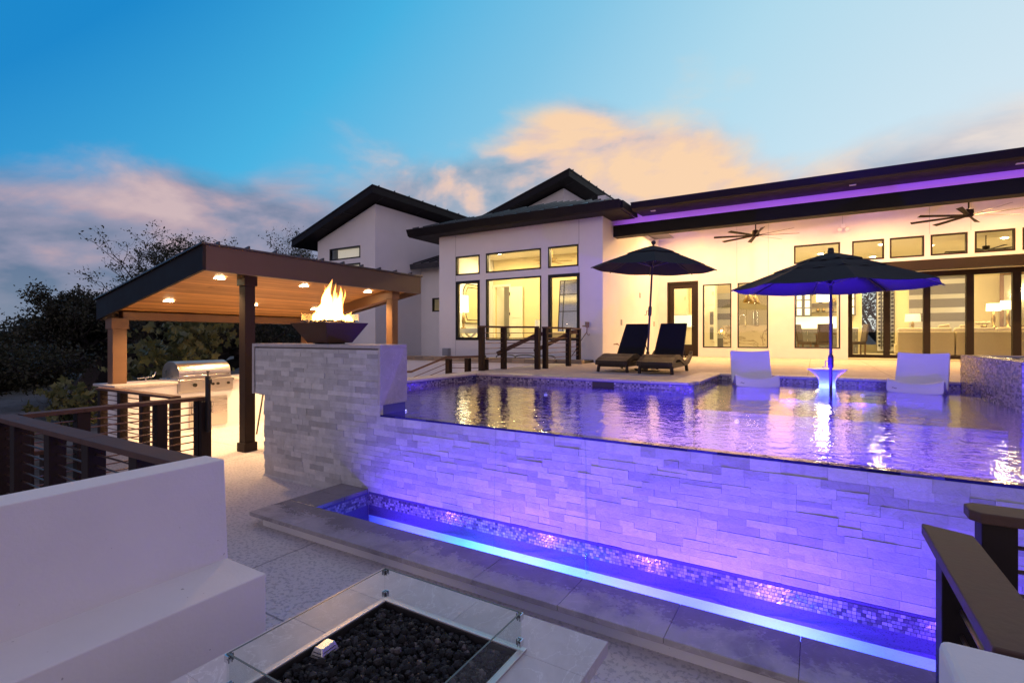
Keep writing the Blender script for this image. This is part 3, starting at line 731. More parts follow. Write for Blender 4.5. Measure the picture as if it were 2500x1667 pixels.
b_ = MB(); b_.tube([(-9.9, 4.18, .912), (-9.9, 4.18, .985)], .011, 10); b_.build('stem', M['clip'], vt)
b_ = MB(); b_.tube([(-9.9, 4.05, .975), (-9.9, 4.30, .985)], .007, 8); b_.build('crossbar', M['clip'], vt)
b_ = MB(); b_.tube([(-9.9, 4.28, .985), (-9.9, 4.32, 1.02), (-9.9, 4.33, 1.07)], .009, 8); b_.build('spout', M['clip'], vt)
pr = MB(); pr.tube([(-8.28, 5.18, 0), (-7.72, 4.95, .80)], .014, 8); tag(pr.build('leaning_pole', M['black'], base=(-8.28, 5.18, 0)), 'thin black pole leaning behind the stone wall beyond the pavilion post', 'pole')
bx_ = MB(); bx_.box(-6.5, -6.15, 4.6, 5.0, 0, .62); tag(bx_.build('storage_box', simple('kraft_box', (.45, .33, .20), .8), base=(-6.3, 4.8, 0), bev=.006), 'tan box standing behind the left end of the stone wall', 'box')

# ================================================================== RAILINGS
def railing(name, label, posts, ztop, zbase, board=(.14, .038), pw=.10, pitch=.072, ends=(.06, .06), group=None, rods=True, zlow=.14):
    """posts: list of (x, y[, z]); board runs over them, round rods between"""
    P = [Vector((p[0], p[1], 0)) for p in posts]; base = (P[0].x, P[0].y, zbase)
    r = thing(name, label, 'railing', base, group)
    b_ = MB(); 
    for i in range(len(P) - 1):
        d_ = (P[i + 1] - P[i]).normalized()
        a, b2 = P[i] - d_ * (ends[0] if i == 0 else 0), P[i + 1] + d_ * (ends[1] if i == len(P) - 2 else board[0] * .5 if i < len(P) - 2 and abs((P[i + 2] - P[i + 1]).normalized().dot(d_)) < .9 else 0)
        zt = Vector((0, 0, ztop - board[1] / 2 - .0005 * i)); b_.bar(a + zt, b2 + zt, board[0], board[1])
    b_.build('top_rail', M['railwood'], r, bev=.004)
    for p in P:
        q = MB(); q.box(p.x - pw / 2, p.x + pw / 2, p.y - pw / 2, p.y + pw / 2, zbase, ztop - board[1] - .001); q.build('post', M['darkpost'], r, bev=.004)
    if rods:
        q = MB(); n = int((ztop - board[1] - zbase - zlow) / pitch)
        for i in range(len(P) - 1):
            for j in range(n):
                z = ztop - board[1] - pitch * (j + 1); q.tube([P[i] + Vector((0, 0, z)), P[i + 1] + Vector((0, 0, z))], .0075, 6)
        q.build('rod_infill', M['rod'], r)
    return r
railing('wood_railing', 'wooden railing with steel rods right behind the white bench back', [(-6.64, 1.62), (-6.22, 1.62), (-5.40, 1.62), (-4.65, 1.62), (-3.89, 1.62)], .93, 0, ends=(.1, .80), pitch=.086, board=(.16, .042), pw=.115)
r2 = railing('wood_railing', 'wooden railing running from the bench corner towards the pavilion, ending in a gate latch post', [(-6.64, 1.76), (-6.64, 2.21), (-6.64, 2.95), (-6.64, 3.41)], .93, 0, ends=(.03, .05), pitch=.086, board=(.15, .042), pw=.115)
b_ = MB(); b_.box(-6.555, -6.50, 3.35, 3.47, .02, .88); b_.build('gate_stile', M['darkpost'], r2, bev=.003)
b_ = MB(); b_.box(-6.495, -6.44, 3.39, 3.43, .50, 1.19); b_.tube([(-6.467, 3.41, 1.19), (-6.467, 3.41, 1.25)], .009, 8); b_.disc((-6.467, 3.41, 1.245), .02, 12, (0, 0, 1), .013); b_.box(-6.44, -6.41, 3.39, 3.43, 1.10, 1.16); b_.build('gate_latch', M['black'], r2, bev=.004)
railing('wood_railing', 'dark wooden railing standing in front of the grill counter', [(-9.44, 3.40), (-8.77, 3.40), (-8.09, 3.40), (-7.25, 3.40)], .90, -.02, ends=(.08, .02), board=(.13, .034))
lr = thing('stair_handrail', 'sloping wooden handrail of the yard stair below the terrace railing', 'handrail', (-8.6, 2.0, -.6))
b_ = MB(); b_.bar((-9.4, 2.2, .42), (-7.2, 2.05, .42), .14, .04); b_.bar((-9.4, 2.2, .40), (-10.4, 2.3, -.2), .14, .04); b_.build('rail_board', M['railwood'], lr, bev=.004)
for x in (-9.3, -8.3, -7.3):
    b_ = MB(); b_.box(x - .05, x + .05, 2.07, 2.17, -.9, .39); b_.build('post', M['darkpost'], lr)
# right foreground: guard rails beside the near bench
ra = thing('wood_railing', 'thick wooden guard rail with cut end running towards the camera at the right bench', 'railing', (.40, 2.2, 0))
b_ = MB(); b_.hexa([(.337, 2.36, .957), (.47, 2.30, .957), (.47, 1.495, .957), (.337, 1.495, .957)][::-1], [(.337, 2.36, .998), (.47, 2.30, .998), (.47, 1.495, .998), (.337, 1.495, .998)][::-1]); b_.build('top_rail', M['railwood'], ra, bev=.005)
for y in (2.20, 1.62):
    b_ = MB(); b_.box(.36, .46, y - .05, y + .05, 0, .956); b_.build('post', M['darkpost'], ra, bev=.004)
b_ = MB()
for j in range(10): b_.tube([(.41, 2.2, .87 - .08 * j), (.41, 1.5, .87 - .08 * j)], .0075, 6)
b_.build('rod_infill', M['rod'], ra)
rb = thing('wood_railing', 'thick wooden guard rail with clipped corner standing at the trough edge beyond the other rail', 'railing', (.6, 2.56, 0))
b_ = MB(); b_.prism([(.50, 2.52), (.53, 2.485), (1.9, 2.485), (1.9, 2.63), (.53, 2.63), (.50, 2.60)], 'z', .99, 1.03); b_.build('top_rail', M['railwood'], rb, bev=.005)
for x in (.585, 1.75):
    b_ = MB(); b_.box(x - .05, x + .05, 2.51, 2.61, 0, .989); b_.build('post', M['darkpost'], rb, bev=.004)
b_ = MB()
for j in range(9): b_.tube([(.58, 2.56, .90 - .088 * j), (1.75, 2.56, .90 - .088 * j)], .0085, 6)
b_.build('rod_infill', M['rod'], rb)
# beyond the pool: stair railings at the bedroom bay
railing('wood_railing', 'wooden stair railing of three posts at the back left pool corner', [(-5.68, 8.27), (-5.58, 8.94), (-4.95, 9.26)], 1.905, DZ, pw=.10, pitch=.105, ends=(.06, .04), board=(.13, .036))
railing('wood_railing', 'wooden stair railing that runs up to the bedroom wall by the hose bib', [(-4.92, 9.56), (-4.86, 10.6), (-5.15, 11.85)], 1.90, DZ, pw=.10, pitch=.105, ends=(.04, .04), board=(.13, .036))
gh = thing('stair_handrail', 'sloping wooden grab rail between the two railings at the pool corner', 'handrail', (-5.6, 9.4, 1.3))
b_ = MB(); b_.bar((-5.86, 9.12, 1.32), (-5.02, 9.42, 1.74), .05, .085); b_.bar((-5.02, 9.42, 1.74), (-4.93, 9.45, 1.745), .05, .085); b_.build('rail_board', M['railwood'], gh, bev=.003)
gh = thing('stair_handrail', 'sloping wooden grab rail rising towards the bedroom bay', 'handrail', (-5.2, 10.4, 1.4))
b_ = MB(); b_.bar((-5.45, 10.05, 1.36), (-4.97, 11.05, 1.80), .05, .085); b_.bar((-4.97, 11.05, 1.80), (-4.92, 11.2, 1.81), .05, .085); b_.build('rail_board', M['railwood'], gh, bev=.003)
sr = thing('wood_railing', 'low wooden stair railing sloping down beside the fire plinth', 'railing', (-6.4, 8.6, .3))
b_ = MB(); b_.bar((-6.42, 8.05, 1.27), (-5.70, 8.45, 1.29), .13, .036); b_.bar((-6.42, 8.05, 1.26), (-7.02, 7.72, .98), .13, .036); b_.bar((-7.02, 7.72, .975), (-7.7, 7.35, .95), .13, .036); b_.build('top_rail', M['railwood'], sr, bev=.003)
for (x, y, z) in ((-6.36, 8.08, 1.24), (-6.02, 8.27, 1.25), (-5.72, 8.46, 1.26)):
    b_ = MB(); b_.box(x - .05, x + .05, y - .05, y + .05, .2, z); b_.build('post', M['darkpost'], sr, bev=.003)
b_ = MB()
for j in range(7):
    z = 1.16 - .105 * j; b_.tube([(-6.36, 8.08, z), (-5.72, 8.46, z)], .0075, 6); b_.tube([(-6.36, 8.08, z), (-7.0, 7.74, z - .30)], .0075, 6)
b_.build('rod_infill', M['rod'], sr)

# ================================================================== BENCHES AND FIRE TABLE
lb = thing('bench', 'long white stucco bench with tall back wall beside the fire table', 'bench', (-2.7, 0, 0))
b_ = MB(); b_.box(-2.82, -2.45, -2.6, 1.585, 0, .45); b_.build('seat', M['stucco_smooth'], lb, bev=.008, seg=3)
b_ = MB(); b_.hexa([(-3.02, -2.6, 0), (-2.80, -2.6, 0), (-2.80, 1.60, 0), (-3.02, 1.60, 0)], [(-3.0, -2.6, 1.0), (-2.81, -2.6, 1.0), (-2.81, 1.57, 1.0), (-3.0, 1.57, 1.0)]); b_.build('back_wall', M['stucco_smooth'], lb, bev=.006, seg=3)
rbn = MB(); rbn.hexa([(.236, .90, 0), (2.6, .90, 0), (2.6, 1.48, 0), (.236, 1.48, 0)], [(.24, .90, 1.0), (2.6, .90, 1.0), (2.6, 1.478, 1.0), (.24, 1.478, 1.0)])
tag(rbn.build('bench_wall', M['stucco_smooth'], base=(1.4, 1.2, 0), bev=.018, seg=3), 'white stucco bench wall in front of the wooden guard rail at the lower right', 'wall')

ft = thing('fire_table', 'square stone topped fire table filled with black lava rock inside a glass guard', 'fire table', (-1.40, 1.40, 0))
b_ = MB(); b_.box(-1.98, -.80, .80, 1.96, 0, .345); b_.build('base', M['stucco_smooth'], ft, bev=.006)
tt = MB()
X0, X1, Y0, Y1 = -2.05, -.744, .74, 2.02; HX0, HX1, HY0, HY1 = -1.775, -1.035, 1.02, 1.765; e = .0007
for (a, b2, c2, d2) in ((X0, -1.40, HY1, Y1), (-1.40 + e, X1, HY1, Y1), (X0, HX0, 1.45, HY1 - e), (X0, HX0, 1.0, 1.45 - e), (HX1, X1, 1.45, HY1 - e), (HX1, X1, 1.0, 1.45 - e), (X0, -1.5, Y0, 1.0 - e), (-1.5 + e, X1, Y0, 1.0 - e)): tt.box(a, b2, c2, d2, .346, .40)
tt.build('top', M['tabletop'], ft, bev=.002)
b_ = MB(); w_ = .028
b_.box(HX0 - w_, HX1 + w_, HY1, HY1 + w_, .401, .409); b_.box(HX0 - w_, HX1 + w_, HY0 - w_, HY0, .401, .409); b_.box(HX0 - w_, HX0, HY0, HY1, .401, .409); b_.box(HX1, HX1 + w_, HY0, HY1, .401, .409)
b_.build('pan_rim', simple('satin_steel', (.66, .62, .62), .45, .9, .08, 6, .05, 60), ft, bev=.002)
b_ = MB(); b_.box(HX0, HX1, HY0, HY1, .352, .362); b_.box(HX0, HX0 + .004, HY0, HY1, .36, .402); b_.box(HX1 - .004, HX1, HY0, HY1, .36, .402); b_.box(HX0, HX1, HY1 - .004, HY1, .36, .402); b_.build('pan', M['gasket'], ft)
b_ = MB(); rr = random.Random(9)
rocks(b_, HX0 + .015, HX1 - .015, HY0 + .015, HY1 - .015, .374, 2300, .007, .0165, rr); rocks(b_, HX0 + .03, HX1 - .03, HY0 + .03, HY1 - .03, .384, 260, .012, .022, rr)
o = b_.build('lava_rocks', M['lava'], ft); o['kind'] = 'stuff'
gx0, gx1, gy0, gy1, gz0, gz1 = -1.787, -1.023, 1.006, 1.777, .413, .557
for (a, b2, c2, d2) in ((gx0, gx1, gy1 - .006, gy1), (gx0, gx1, gy0, gy0 + .006), (gx0, gx0 + .006, gy0 + .008, gy1 - .008), (gx1 - .006, gx1, gy0 + .008, gy1 - .008)):
    b_ = MB(); b_.box(a, b2, c2, d2, gz0, gz1); o = b_.build('glass_panel', M['tabglass'], ft)
    q = MB(); q.box(a, b2, c2, d2, gz1 + .0005, gz1 + .0025); q.build('polished_edge', M['glassedge'], o)
for cx_, sx in ((gx0, 1), (gx1, -1)):
    for cy_, sy in ((gy0, 1), (gy1, -1)):
        for z in (.425, .530):
            b_ = MB(); h = .026
            b_.box(cx_ - sx * .006, cx_ + sx * .020, cy_ - sy * .006, cy_ - sy * .001, z, z + h); b_.box(cx_ - sx * .006, cx_ - sx * .001, cy_ - sy * .001, cy_ + sy * .020, z, z + h)
            b_.box(cx_ + sx * .007, cx_ + sx * .020, cy_ + sy * .007, cy_ + sy * .011, z, z + h); b_.box(cx_ + sx * .007, cx_ + sx * .011, cy_ + sy * .011, cy_ + sy * .020, z, z + h)
            b_.tube([(cx_ + sx * .014, cy_ - sy * .007, z + h / 2), (cx_ + sx * .014, cy_ - sy * .009, z + h / 2)], .004, 8)
            b_.build('corner_clip', M['clip'], ft, bev=.001)
ib = thing('ignition_box', 'small slotted steel burner box lying on the black lava rock', 'burner box', (-1.72, 1.37, .388), rz=.1)
b_ = MB(); b_.hexa([(-.034, -.048, 0), (.034, -.048, 0), (.034, .048, 0), (-.034, .048, 0)], [(-.020, -.034, .036), (.020, -.034, .036), (.020, .034, .036), (-.020, .034, .036)]); b_.build('shell', M['chrome'], ib, bev=.002)
b_ = MB()
for zz in (.010, .021):
    f_ = zz / .036; xx = .034 - .014 * f_ + .0008; yy = .048 - .014 * f_ + .0008
    b_.bar((xx, -.030, zz), (xx, .030, zz), .004, .002); b_.bar((-.020, -yy, zz), (.020, -yy, zz), .004, .002)
b_.build('slot', M['black'], ib)

# ================================================================== THE HOUSE
hs = thing('house', 'white stucco house with black framed windows, dark metal roofs and a glowing covered porch', 'house', (-3, 18, 1.0))
GX = M['glass']
def window(x0, x1, z0, z1, y, fw=.045, frame='blackframe', dep=.10, parent=None, mull=(), name='window'):
    """frame proud of the wall face at y; pane inside"""
    b_ = MB(); ya, yb = y - .012, y + dep
    b_.box(x0, x0 + fw, ya, yb, z0, z1); b_.box(x1 - fw, x1, ya, yb, z0, z1); b_.box(x0 + fw, x1 - fw, ya, yb, z1 - fw, z1); b_.box(x0 + fw, x1 - fw, ya, yb, z0, z0 + fw)
    for m_ in mull: b_.box(m_ - fw / 2, m_ + fw / 2, ya, yb, z0 + fw, z1 - fw)
    o = b_.build(name, M[frame], parent or hs, bev=.003)
    q = MB(); q.box(x0 + fw, x1 - fw, y + .03, y + .042, z0 + fw, z1 - fw); q.build('pane', GX, o)
    return o
# --- bedroom bay
BY_ = 12.5
bw = [(-9.563, -8.655, 3.585, 4.17), (-8.428, -6.566, 3.59, 4.176), (-6.346, -5.43, 3.59, 4.178), (-9.563, -8.653, 1.585, 3.40), (-8.428, -6.562, 1.585, 3.40), (-6.346, -5.396, 1.585, 3.405)]
b_ = MB(); wall_holes(b_, -10.22, -4.75, .5, 4.98, BY_, BY_ + .22, bw); b_.box(-4.97, -4.75, BY_ + .221, 18, .5, 5.45); b_.box(-10.22, -10.0, BY_ + .221, 16.05, .5, 4.98)
b_.build('wall', M['stucco'], hs)
for i, q in enumerate(bw): window(*q, BY_, .042 if i in (0, 1, 2, 4) else .085)
q = MB()
for x in (-9.563, -5.42):
    for z0, z1 in ((4.18, 4.83), (3.41, 3.58), (1.05, 1.58)): q.box(x - .005, x + .005, BY_ - .0035, BY_ + .01, z0, z1)
q.build('control_joint', M['util'], hs)
# roof of the bay: hipped, with standing seams
E0, EZ, SL = 11.9, 5.05, .345
xa, xb = -11.02, -4.08; half = (xb - xa) / 2; yr = E0 + half; zr = EZ + half * SL
b_ = MB(); b_.add([(xa, E0, EZ), (xb, E0, EZ), (xb - half, yr, zr), (xa, 17.5, EZ), (xb, 17.5, EZ), (xb - half, 17.5, zr)], [(0, 1, 2), (1, 4, 5, 2), (0, 2, 5, 3), (0, 3, 4, 1)])
x = xa + .25
while x < xb - .1:
    h = min(x - xa, xb - x); b_.bar((x, E0 - .02, EZ + .018), (x, E0 + h, EZ + h * SL + .018), .026, .045); x += .42
r_ = b_.build('roof', M['roof'], hs, recalc=False)
b_ = MB(); b_.prism([(E0 + .02, 4.86), (E0 + .09, 4.83), (E0 + .11, 4.83), (E0 - .05, 5.055), (E0 - .06, 5.045)], 'x', xa, xb); b_.box(xb - .02, xb + .045, E0 + .115, 13.2, 4.86, 5.05); b_.box(xa - .03, xa + .02, E0 + .115, 16, 4.84, 5.045); b_.build('gutter', M['fascia'], r_)
b_ = MB(); b_.box(xa + .03, xb - .03, E0 + .115, BY_ - .002, 4.84, 4.862); b_.box(xa + .03, -10.225, BY_, 16, 4.84, 4.862); b_.box(-4.745, xb - .03, BY_, 13.2, 4.84, 4.862); b_.build('soffit', M['fascia'], r_)
# --- porch: back wall, recess, beam, roof
PY = 18.0
ph_ = [(-4.44, -3.403, 1.0, 3.60), (-3.251, -2.354, 1.326, 3.453), (-2.166, -1.266, 1.328, 3.453), (-.53, .666, 1.335, 3.453), (-.547, .662, 3.95, 4.525), (.959, 1.731, 3.94, 4.52), (1.859, 2.635, 3.938, 4.52), (2.774, 3.554, 3.94, 4.52), (3.696, 4.494, 3.938, 4.517), (4.626, 5.42, 3.938, 4.52), (5.56, 6.36, 3.938, 4.52)]
b_ = MB(); wall_holes(b_, -4.75, .86, 1.0, 5.45, PY, PY + .24, [h for h in ph_ if h[1] < .9]); wall_holes(b_, .86, 9, 3.66, 5.45, PY, PY + .24, [h for h in ph_ if h[1] > .9])
b_.box(.62, .86, PY + .241, 19.3, 1.0, 3.66)
b_.build('wall', M['stucco_smooth'], hs)
for q in ph_[1:4]: window(*q, PY, .034)
for q in ph_[4:]: window(*q, PY, .042, 'bronze')
q = MB()
for x in (-2.188, -1.262): q.box(x - .004, x + .004, PY - .0035, PY + .01, 3.46, 5.3); q.box(x - .004, x + .004, PY - .0035, PY + .01, 1.05, 1.32)
for x in (2.75, 3.62): q.box(x - .004, x + .004, PY - .0035, PY + .01, 4.55, 5.3)
q.box(.72, .728, PY - .0035, PY + .01, 5.0, 5.3)
q.build('control_joint', M['util'], hs)
b_ = MB(); fr_ = .06                                                      # porch door
b_.box(-4.44, -4.38, PY - .012, PY + .16, 1.02, 3.60); b_.box(-3.463, -3.403, PY - .012, PY + .16, 1.02, 3.60); b_.box(-4.38, -3.463, PY - .012, PY + .16, 3.54, 3.60)
b_.box(-4.372, -4.22, PY + .03, PY + .08, 1.03, 3.53); b_.box(-3.623, -3.471, PY + .03, PY + .08, 1.03, 3.53); b_.box(-4.22, -3.623, PY + .03, PY + .08, 3.36, 3.53); b_.box(-4.22, -3.623, PY + .03, PY + .08, 1.03, 1.42)
dr_ = b_.build('door', M['bronze'], hs, bev=.003)
q = MB(); q.box(-4.22, -3.623, PY + .05, PY + .06, 1.42, 3.36); q.build('pane', GX, dr_)
q = MB(); q.tube([(-3.55, PY + .03, 2.05), (-3.55, PY - .03, 2.05), (-3.64, PY - .03, 2.05)], .010, 8); q.build('handle', M['knob'], dr_)
b_ = MB(); b_.box(1.0, 9, PY - .03, PY + .24, 3.558, 3.655); b_.box(.862, 9, PY - .032, PY - .002, 3.655, 3.835); b_.build('lintel', M['bronze'], hs)
b_ = MB(); b_.box(.862, 9, PY + .242, 19.5, 3.64, 3.70); b_.build('recess_soffit', M['ceil'], hs)
SY = 19.3
b_ = MB(); b_.box(.864, 9, SY, SY + .16, 3.49, 3.64); b_.box(.864, 9, SY, SY + .16, 1.01, 1.13)
xs = [(.864, 1.036), (1.842, 1.998), (2.809, 2.972), (3.781, 3.952), (4.768, 4.945), (5.74, 5.91), (6.7, 6.87), (7.7, 7.87)]
for a, b2 in xs: b_.box(a, b2, SY + .002, SY + .158, 1.13, 3.49)
sd_ = b_.build('sliding_door', M['bronze'], hs, bev=.003)
for i in range(len(xs) - 1):
    q = MB(); q.box(xs[i][1], xs[i + 1][0], SY + .06, SY + .072, 1.13, 3.49); q.build('pane', GX, sd_)
q = MB(); q.box(.93, .95, SY - .03, SY, 2.0, 2.3); q.build('handle', M['knob'], sd_)
BMY = 13.3
b_ = MB(); b_.box(-4.748, 12, BMY, BMY + .34, 4.43, 4.745); b_.build('beam', M['fascia'], hs, bev=.006)
b_ = MB(); b_.box(-4.748, 12, BMY + .25, BMY + .34, 4.746, 5.05); b_.build('upper_wall', M['purlin'], hs)
b_ = MB(); b_.hexa([(-4.748, BMY + .342, 4.98), (12, BMY + .342, 4.98), (12, PY, 5.30), (-4.748, PY, 5.30)], [(-4.748, BMY + .342, 5.02), (12, BMY + .342, 5.02), (12, PY, 5.34), (-4.748, PY, 5.34)]); b_.build('porch_ceiling', M['ceil'], hs)
b_ = MB(); b_.hexa([(-4.0, 12.60, 4.97), (12, 12.60, 4.97), (12, 24, 5.9), (-4.0, 24, 5.9)], [(-4.0, 12.58, 5.06), (12, 12.58, 5.06), (12, 24, 6.15), (-4.0, 24, 6.15)]); r_ = b_.build('roof', M['roof'], hs)
b_ = MB(); b_.prism([(12.50, 4.93), (12.57, 4.905), (12.62, 4.905), (12.62, 5.075), (12.42, 5.075), (12.42, 5.06)], 'x', -3.98, 12); b_.build('gutter', M['fascia'], r_)
b_ = MB(); b_.hexa([(-4.0, 12.625, 4.908), (12, 12.625, 4.908), (12, 13.548, 4.955), (-4.0, 13.548, 4.955)], [(-4.0, 12.625, 4.918), (12, 12.625, 4.918), (12, 13.548, 4.965), (-4.0, 13.548, 4.965)]); b_.build('soffit', M['fascia'], r_)
b_ = MB(); x = -3.7
while x < 9: b_.bar((x, 12.56, 5.075), (x, 14.5, 5.27), .03, .06); x += 1.02
b_.build('standing_seam', M['roof'], r_)
# violet LED line lying on top of the beam, and small plates under the eave
b_ = MB(); b_.box(-4.70, 11.9, BMY + .020, BMY + .040, 4.746, 4.752); o = b_.build('led_strip', emit('violet_led', (.45, .10, 1), 1), hs)
l_ = light('led_glow', 'AREA', (3.6, BMY + .030, 4.756), 32, (.36, .09, .74), o, .1, (3.6, BMY + .3, 5.0)); l_.data.shape = 'RECTANGLE'; l_.data.size = 16.4; l_.data.size_y = .012
l_.rotation_euler = (R(180 - 42), 0, 0)
for x in (-3.54, .70, 3.29):
    b_ = MB(); b_.box(x - .06, x + .06, 12.86, 12.94, 4.902, 4.916); b_.build('eave_plate', M['white'], hs)
for x, y in ((-3.6, 16.5), (-1.0, 16.5), (1.6, 16.5), (4.2, 16.5), (-2.4, 15.0), (.4, 15.0), (3.2, 15.0)):
    z = 4.98 + (y - BMY - .26) * .0722 - .012
    b_ = MB(); b_.disc((x, y, z), .075, 20, (0, 0, -1), .005); o = b_.build('downlight', M['lampwarm'], hs)
    light('porch_downlight', 'AREA', (x, y, z - .03), 128 if y > 16 else 95, (1, .54, .195), o, .14, (x, y, 0))
# --- rear wings seen above the bay
def wing(X0, X1, y, yb, ztR, sl, ov, wins=(), zlow=-.5):
    zt = lambda x: ztR + (x - X1) * sl
    b_ = MB(); 
    if wins: wall_holes(b_, X0, X1 - .2, zlow, min(h[3] for h in wins) + 5, y, y + .2, [])
    return zt
def shed(X0, X1, y, yb, zc, sl, oh, wins=()):
    """block with a roof falling towards -x; zc: wall height at X1"""
    b_ = MB(); z0 = zc - (X1 - X0) * sl
    zs = min([h[2] for h in wins] + [z0 - .3]); ztp = max([h[3] for h in wins] + [zs])
    wall_holes(b_, X0, X1, -.6, min(z0, max(ztp + .05, z0 - .01)) if ztp < z0 else z0, y, y + .2, [h for h in wins])
    top = min(z0, max(ztp + .05, z0 - .01)) if ztp < z0 else z0
    b_.hexa([(X0, y, top), (X1, y, top), (X1, y + .2, top), (X0, y + .2, top)], [(X0, y, z0), (X1, y, zc), (X1, y + .2, zc), (X0, y + .2, z0)])
    b_.box(X1 - .2, X1, y + .201, yb, -.6, zc); b_.box(X0, X0 + .2, y + .201, yb, -.6, z0)
    b_.build('wall', M['stucco'], hs)
    for h in wins:
        o = window(*h, y, .05); q = MB(); q.box(h[0] + .35, h[1] - .06, y + .12, y + .13, h[2] + .06, h[3] - .06); q.build('blind', emit('glowing_blind', (1, .80, .56), .42), o)  # blind glows by itself in place of a lamp in the room
    f = lambda x: zc + .06 + (x - X1) * sl
    xa, xb, ya = X0 - .85, X1 + oh, y - .6
    q = MB(); q.hexa([(xa, ya, f(xa)), (xb, ya, f(xb)), (xb, yb + .5, f(xb)), (xa, yb + .5, f(xa))], [(xa, ya, f(xa) + .25), (xb, ya, f(xb) + .25), (xb, yb + .5, f(xb) + .25), (xa, yb + .5, f(xa) + .25)]); r_ = q.build('roof', M['fascia'], hs)
    q = MB(); q.hexa([(xa - .03, ya - .03, f(xa - .03) + .252), (xb + .03, ya - .03, f(xb + .03) + .252), (xb + .03, yb + .5, f(xb + .03) + .252), (xa - .03, yb + .5, f(xa - .03) + .252)], [(xa - .03, ya - .03, f(xa) + .275), (xb + .03, ya - .03, f(xb) + .29), (xb + .03, yb + .5, f(xb) + .29), (xa - .03, yb + .5, f(xa) + .275)]); yy = ya + .3
    while yy < yb:
        q.hexa([(xa, yy - .015, f(xa) + .28), (xb + .05, yy - .015, f(xb) + .28), (xb + .05, yy + .015, f(xb) + .28), (xa, yy + .015, f(xa) + .28)], [(xa, yy - .015, f(xa) + .33), (xb + .05, yy - .015, f(xb) + .33), (xb + .05, yy + .015, f(xb) + .33), (xa, yy + .015, f(xa) + .33)]); yy += .8
    q.build('roof_sheet', M['roof'], r_)
    q = MB(); 
    for xx in (X0 + .9, X0 + 2.2): q.bar((xx, y - .58, f(xx) - .006), (xx, y - .01, f(xx) - .006), .03, .008)
    for yy in (y + .02, y + 2.2, y + 4.4): q.bar((X1 + .01, yy, f(X1) - .004), (xb - .02, yy, f(xb) - .002), .03, .006)
    q.build('soffit_joint', M['black'], r_)
shed(-17.38, -14.1, 13.5, 21, 6.66, .335, .47, [(-16.65, -14.90, 4.72, 5.19), (-16.65, -14.90, 3.2, 4.53)])
shed(-12.2, -8.27, 17.6, 23, 7.40, .325, .50)
b_ = MB(); wall_holes(b_, -14.098, -10.222, -.6, 4.60, 16.06, 16.26, [(-13.50, -12.7, 2.72, 3.28)]); b_.build('wall', M['stucco'], hs); window(-13.50, -12.7, 2.72, 3.28, 16.06, .05)
b_ = MB(); b_.hexa([(-14.095, 15.4, 4.42), (-11.0, 15.4, 4.42), (-11.0, 18.0, 5.3), (-14.095, 18.0, 5.3)], [(-14.095, 15.36, 4.62), (-11.0, 15.36, 4.62), (-11.0, 18.0, 5.5), (-14.095, 18.0, 5.5)]); r_ = b_.build('roof', M['roof'], hs)
b_ = MB(); x = -13.9
while x < -11: b_.bar((x, 15.36, 4.64), (x, 17.8, 5.46), .03, .05); x += .42
b_.build('standing_seam', M['roof'], r_)
# --- interiors (shell)
FLZ = 1.03
b_ = MB(); b_.box(-7, 9, 18.245, 26.2, .9, FLZ); b_.box(-9.99, -4.98, 12.73, 17.5, .9, FLZ + .3); b_.box(.862, 9, PY + .242, 18.245 + 1.0, .9, 1.008) if False else None; b_.build('interior_floor', M['tilefloor'], hs)
IC = 4.72
b_ = MB(); b_.box(-7, 9, 18.245, 26.4, IC, IC + .1); b_.box(-9.99, -4.98, 12.73, 17.5, 4.45, 4.55); b_.build('interior_ceiling', M['ceil'], hs)
b_ = MB(); b_.box(-7.1, -7.0, 18.2, 26.4, .9, IC); b_.box(9, 9.1, 17, 26.4, .9, 5.3)
wall_holes(b_, -7, 9, FLZ, IC, 26.2, 26.4, [(1.74, 2.26, 1.36, 3.73)])
b_.box(2.7, 4.9, 24.6, 24.75, FLZ, IC); b_.box(4.9, 9, 24.6, 24.75, FLZ, IC)
b_.box(.9, 1.62, 24.3, 26.2, FLZ, IC); b_.box(-.72, .9, 24.26, 24.4, FLZ, IC)
b_.box(-6.9, -4.4, 22.4, 22.5, FLZ, IC); b_.box(-3.7, -.72, 23.8, 23.9, FLZ, IC)
wall_holes(b_, -9.99, -4.98, FLZ, 4.45, 15.3, 15.42, [(-9.92, -9.28, FLZ, 3.48)]); b_.box(-10.0, -4.98, 17.4, 17.5, FLZ, 4.45); b_.box(-8.6, -8.5, 15.43, 17.4, FLZ, 4.45)
b_.build('interior_wall', M['cream'], hs)
for (x, y, z, pw_, pr_) in ((-9.0, 14.1, 4.44, 60, 1), (-7.4, 13.8, 4.44, 75, 1), (-5.8, 14.1, 4.44, 50, 1), (-9.3, 16.5, 4.44, 35, 1), (-4.9, 20.5, IC - .012, 90, 1), (-2.9, 21.5, IC - .012, 80, 1), (-1.2, 20.6, IC - .012, 70, 1), (.2, 21.6, IC - .012, 75, 1), (1.9, 23.4, IC - .012, 60, 1), (3.3, 21.5, IC - .012, 80, 1), (5.0, 21.0, IC - .012, 80, 1), (6.8, 21.5, IC - .012, 70, 1), (1.9, 20.4, IC - .012, 60, 1)):
    b_ = MB(); b_.disc((x, y, z), .08, 18, (0, 0, -1), .005); o = b_.build('ceiling_light', M['lampwarm'], hs)
    light('room_light', 'AREA', (x, y, z - .03), pw_ * 1.25, (1, .70, .29), o, .35, (x, y, 0))
b_ = MB()
for z in (2.5, 1.9): b_.box(1.74, 2.26, 26.24, 26.27, z - .02, z + .02)
b_.build('window_bar', M['blackframe'], hs)

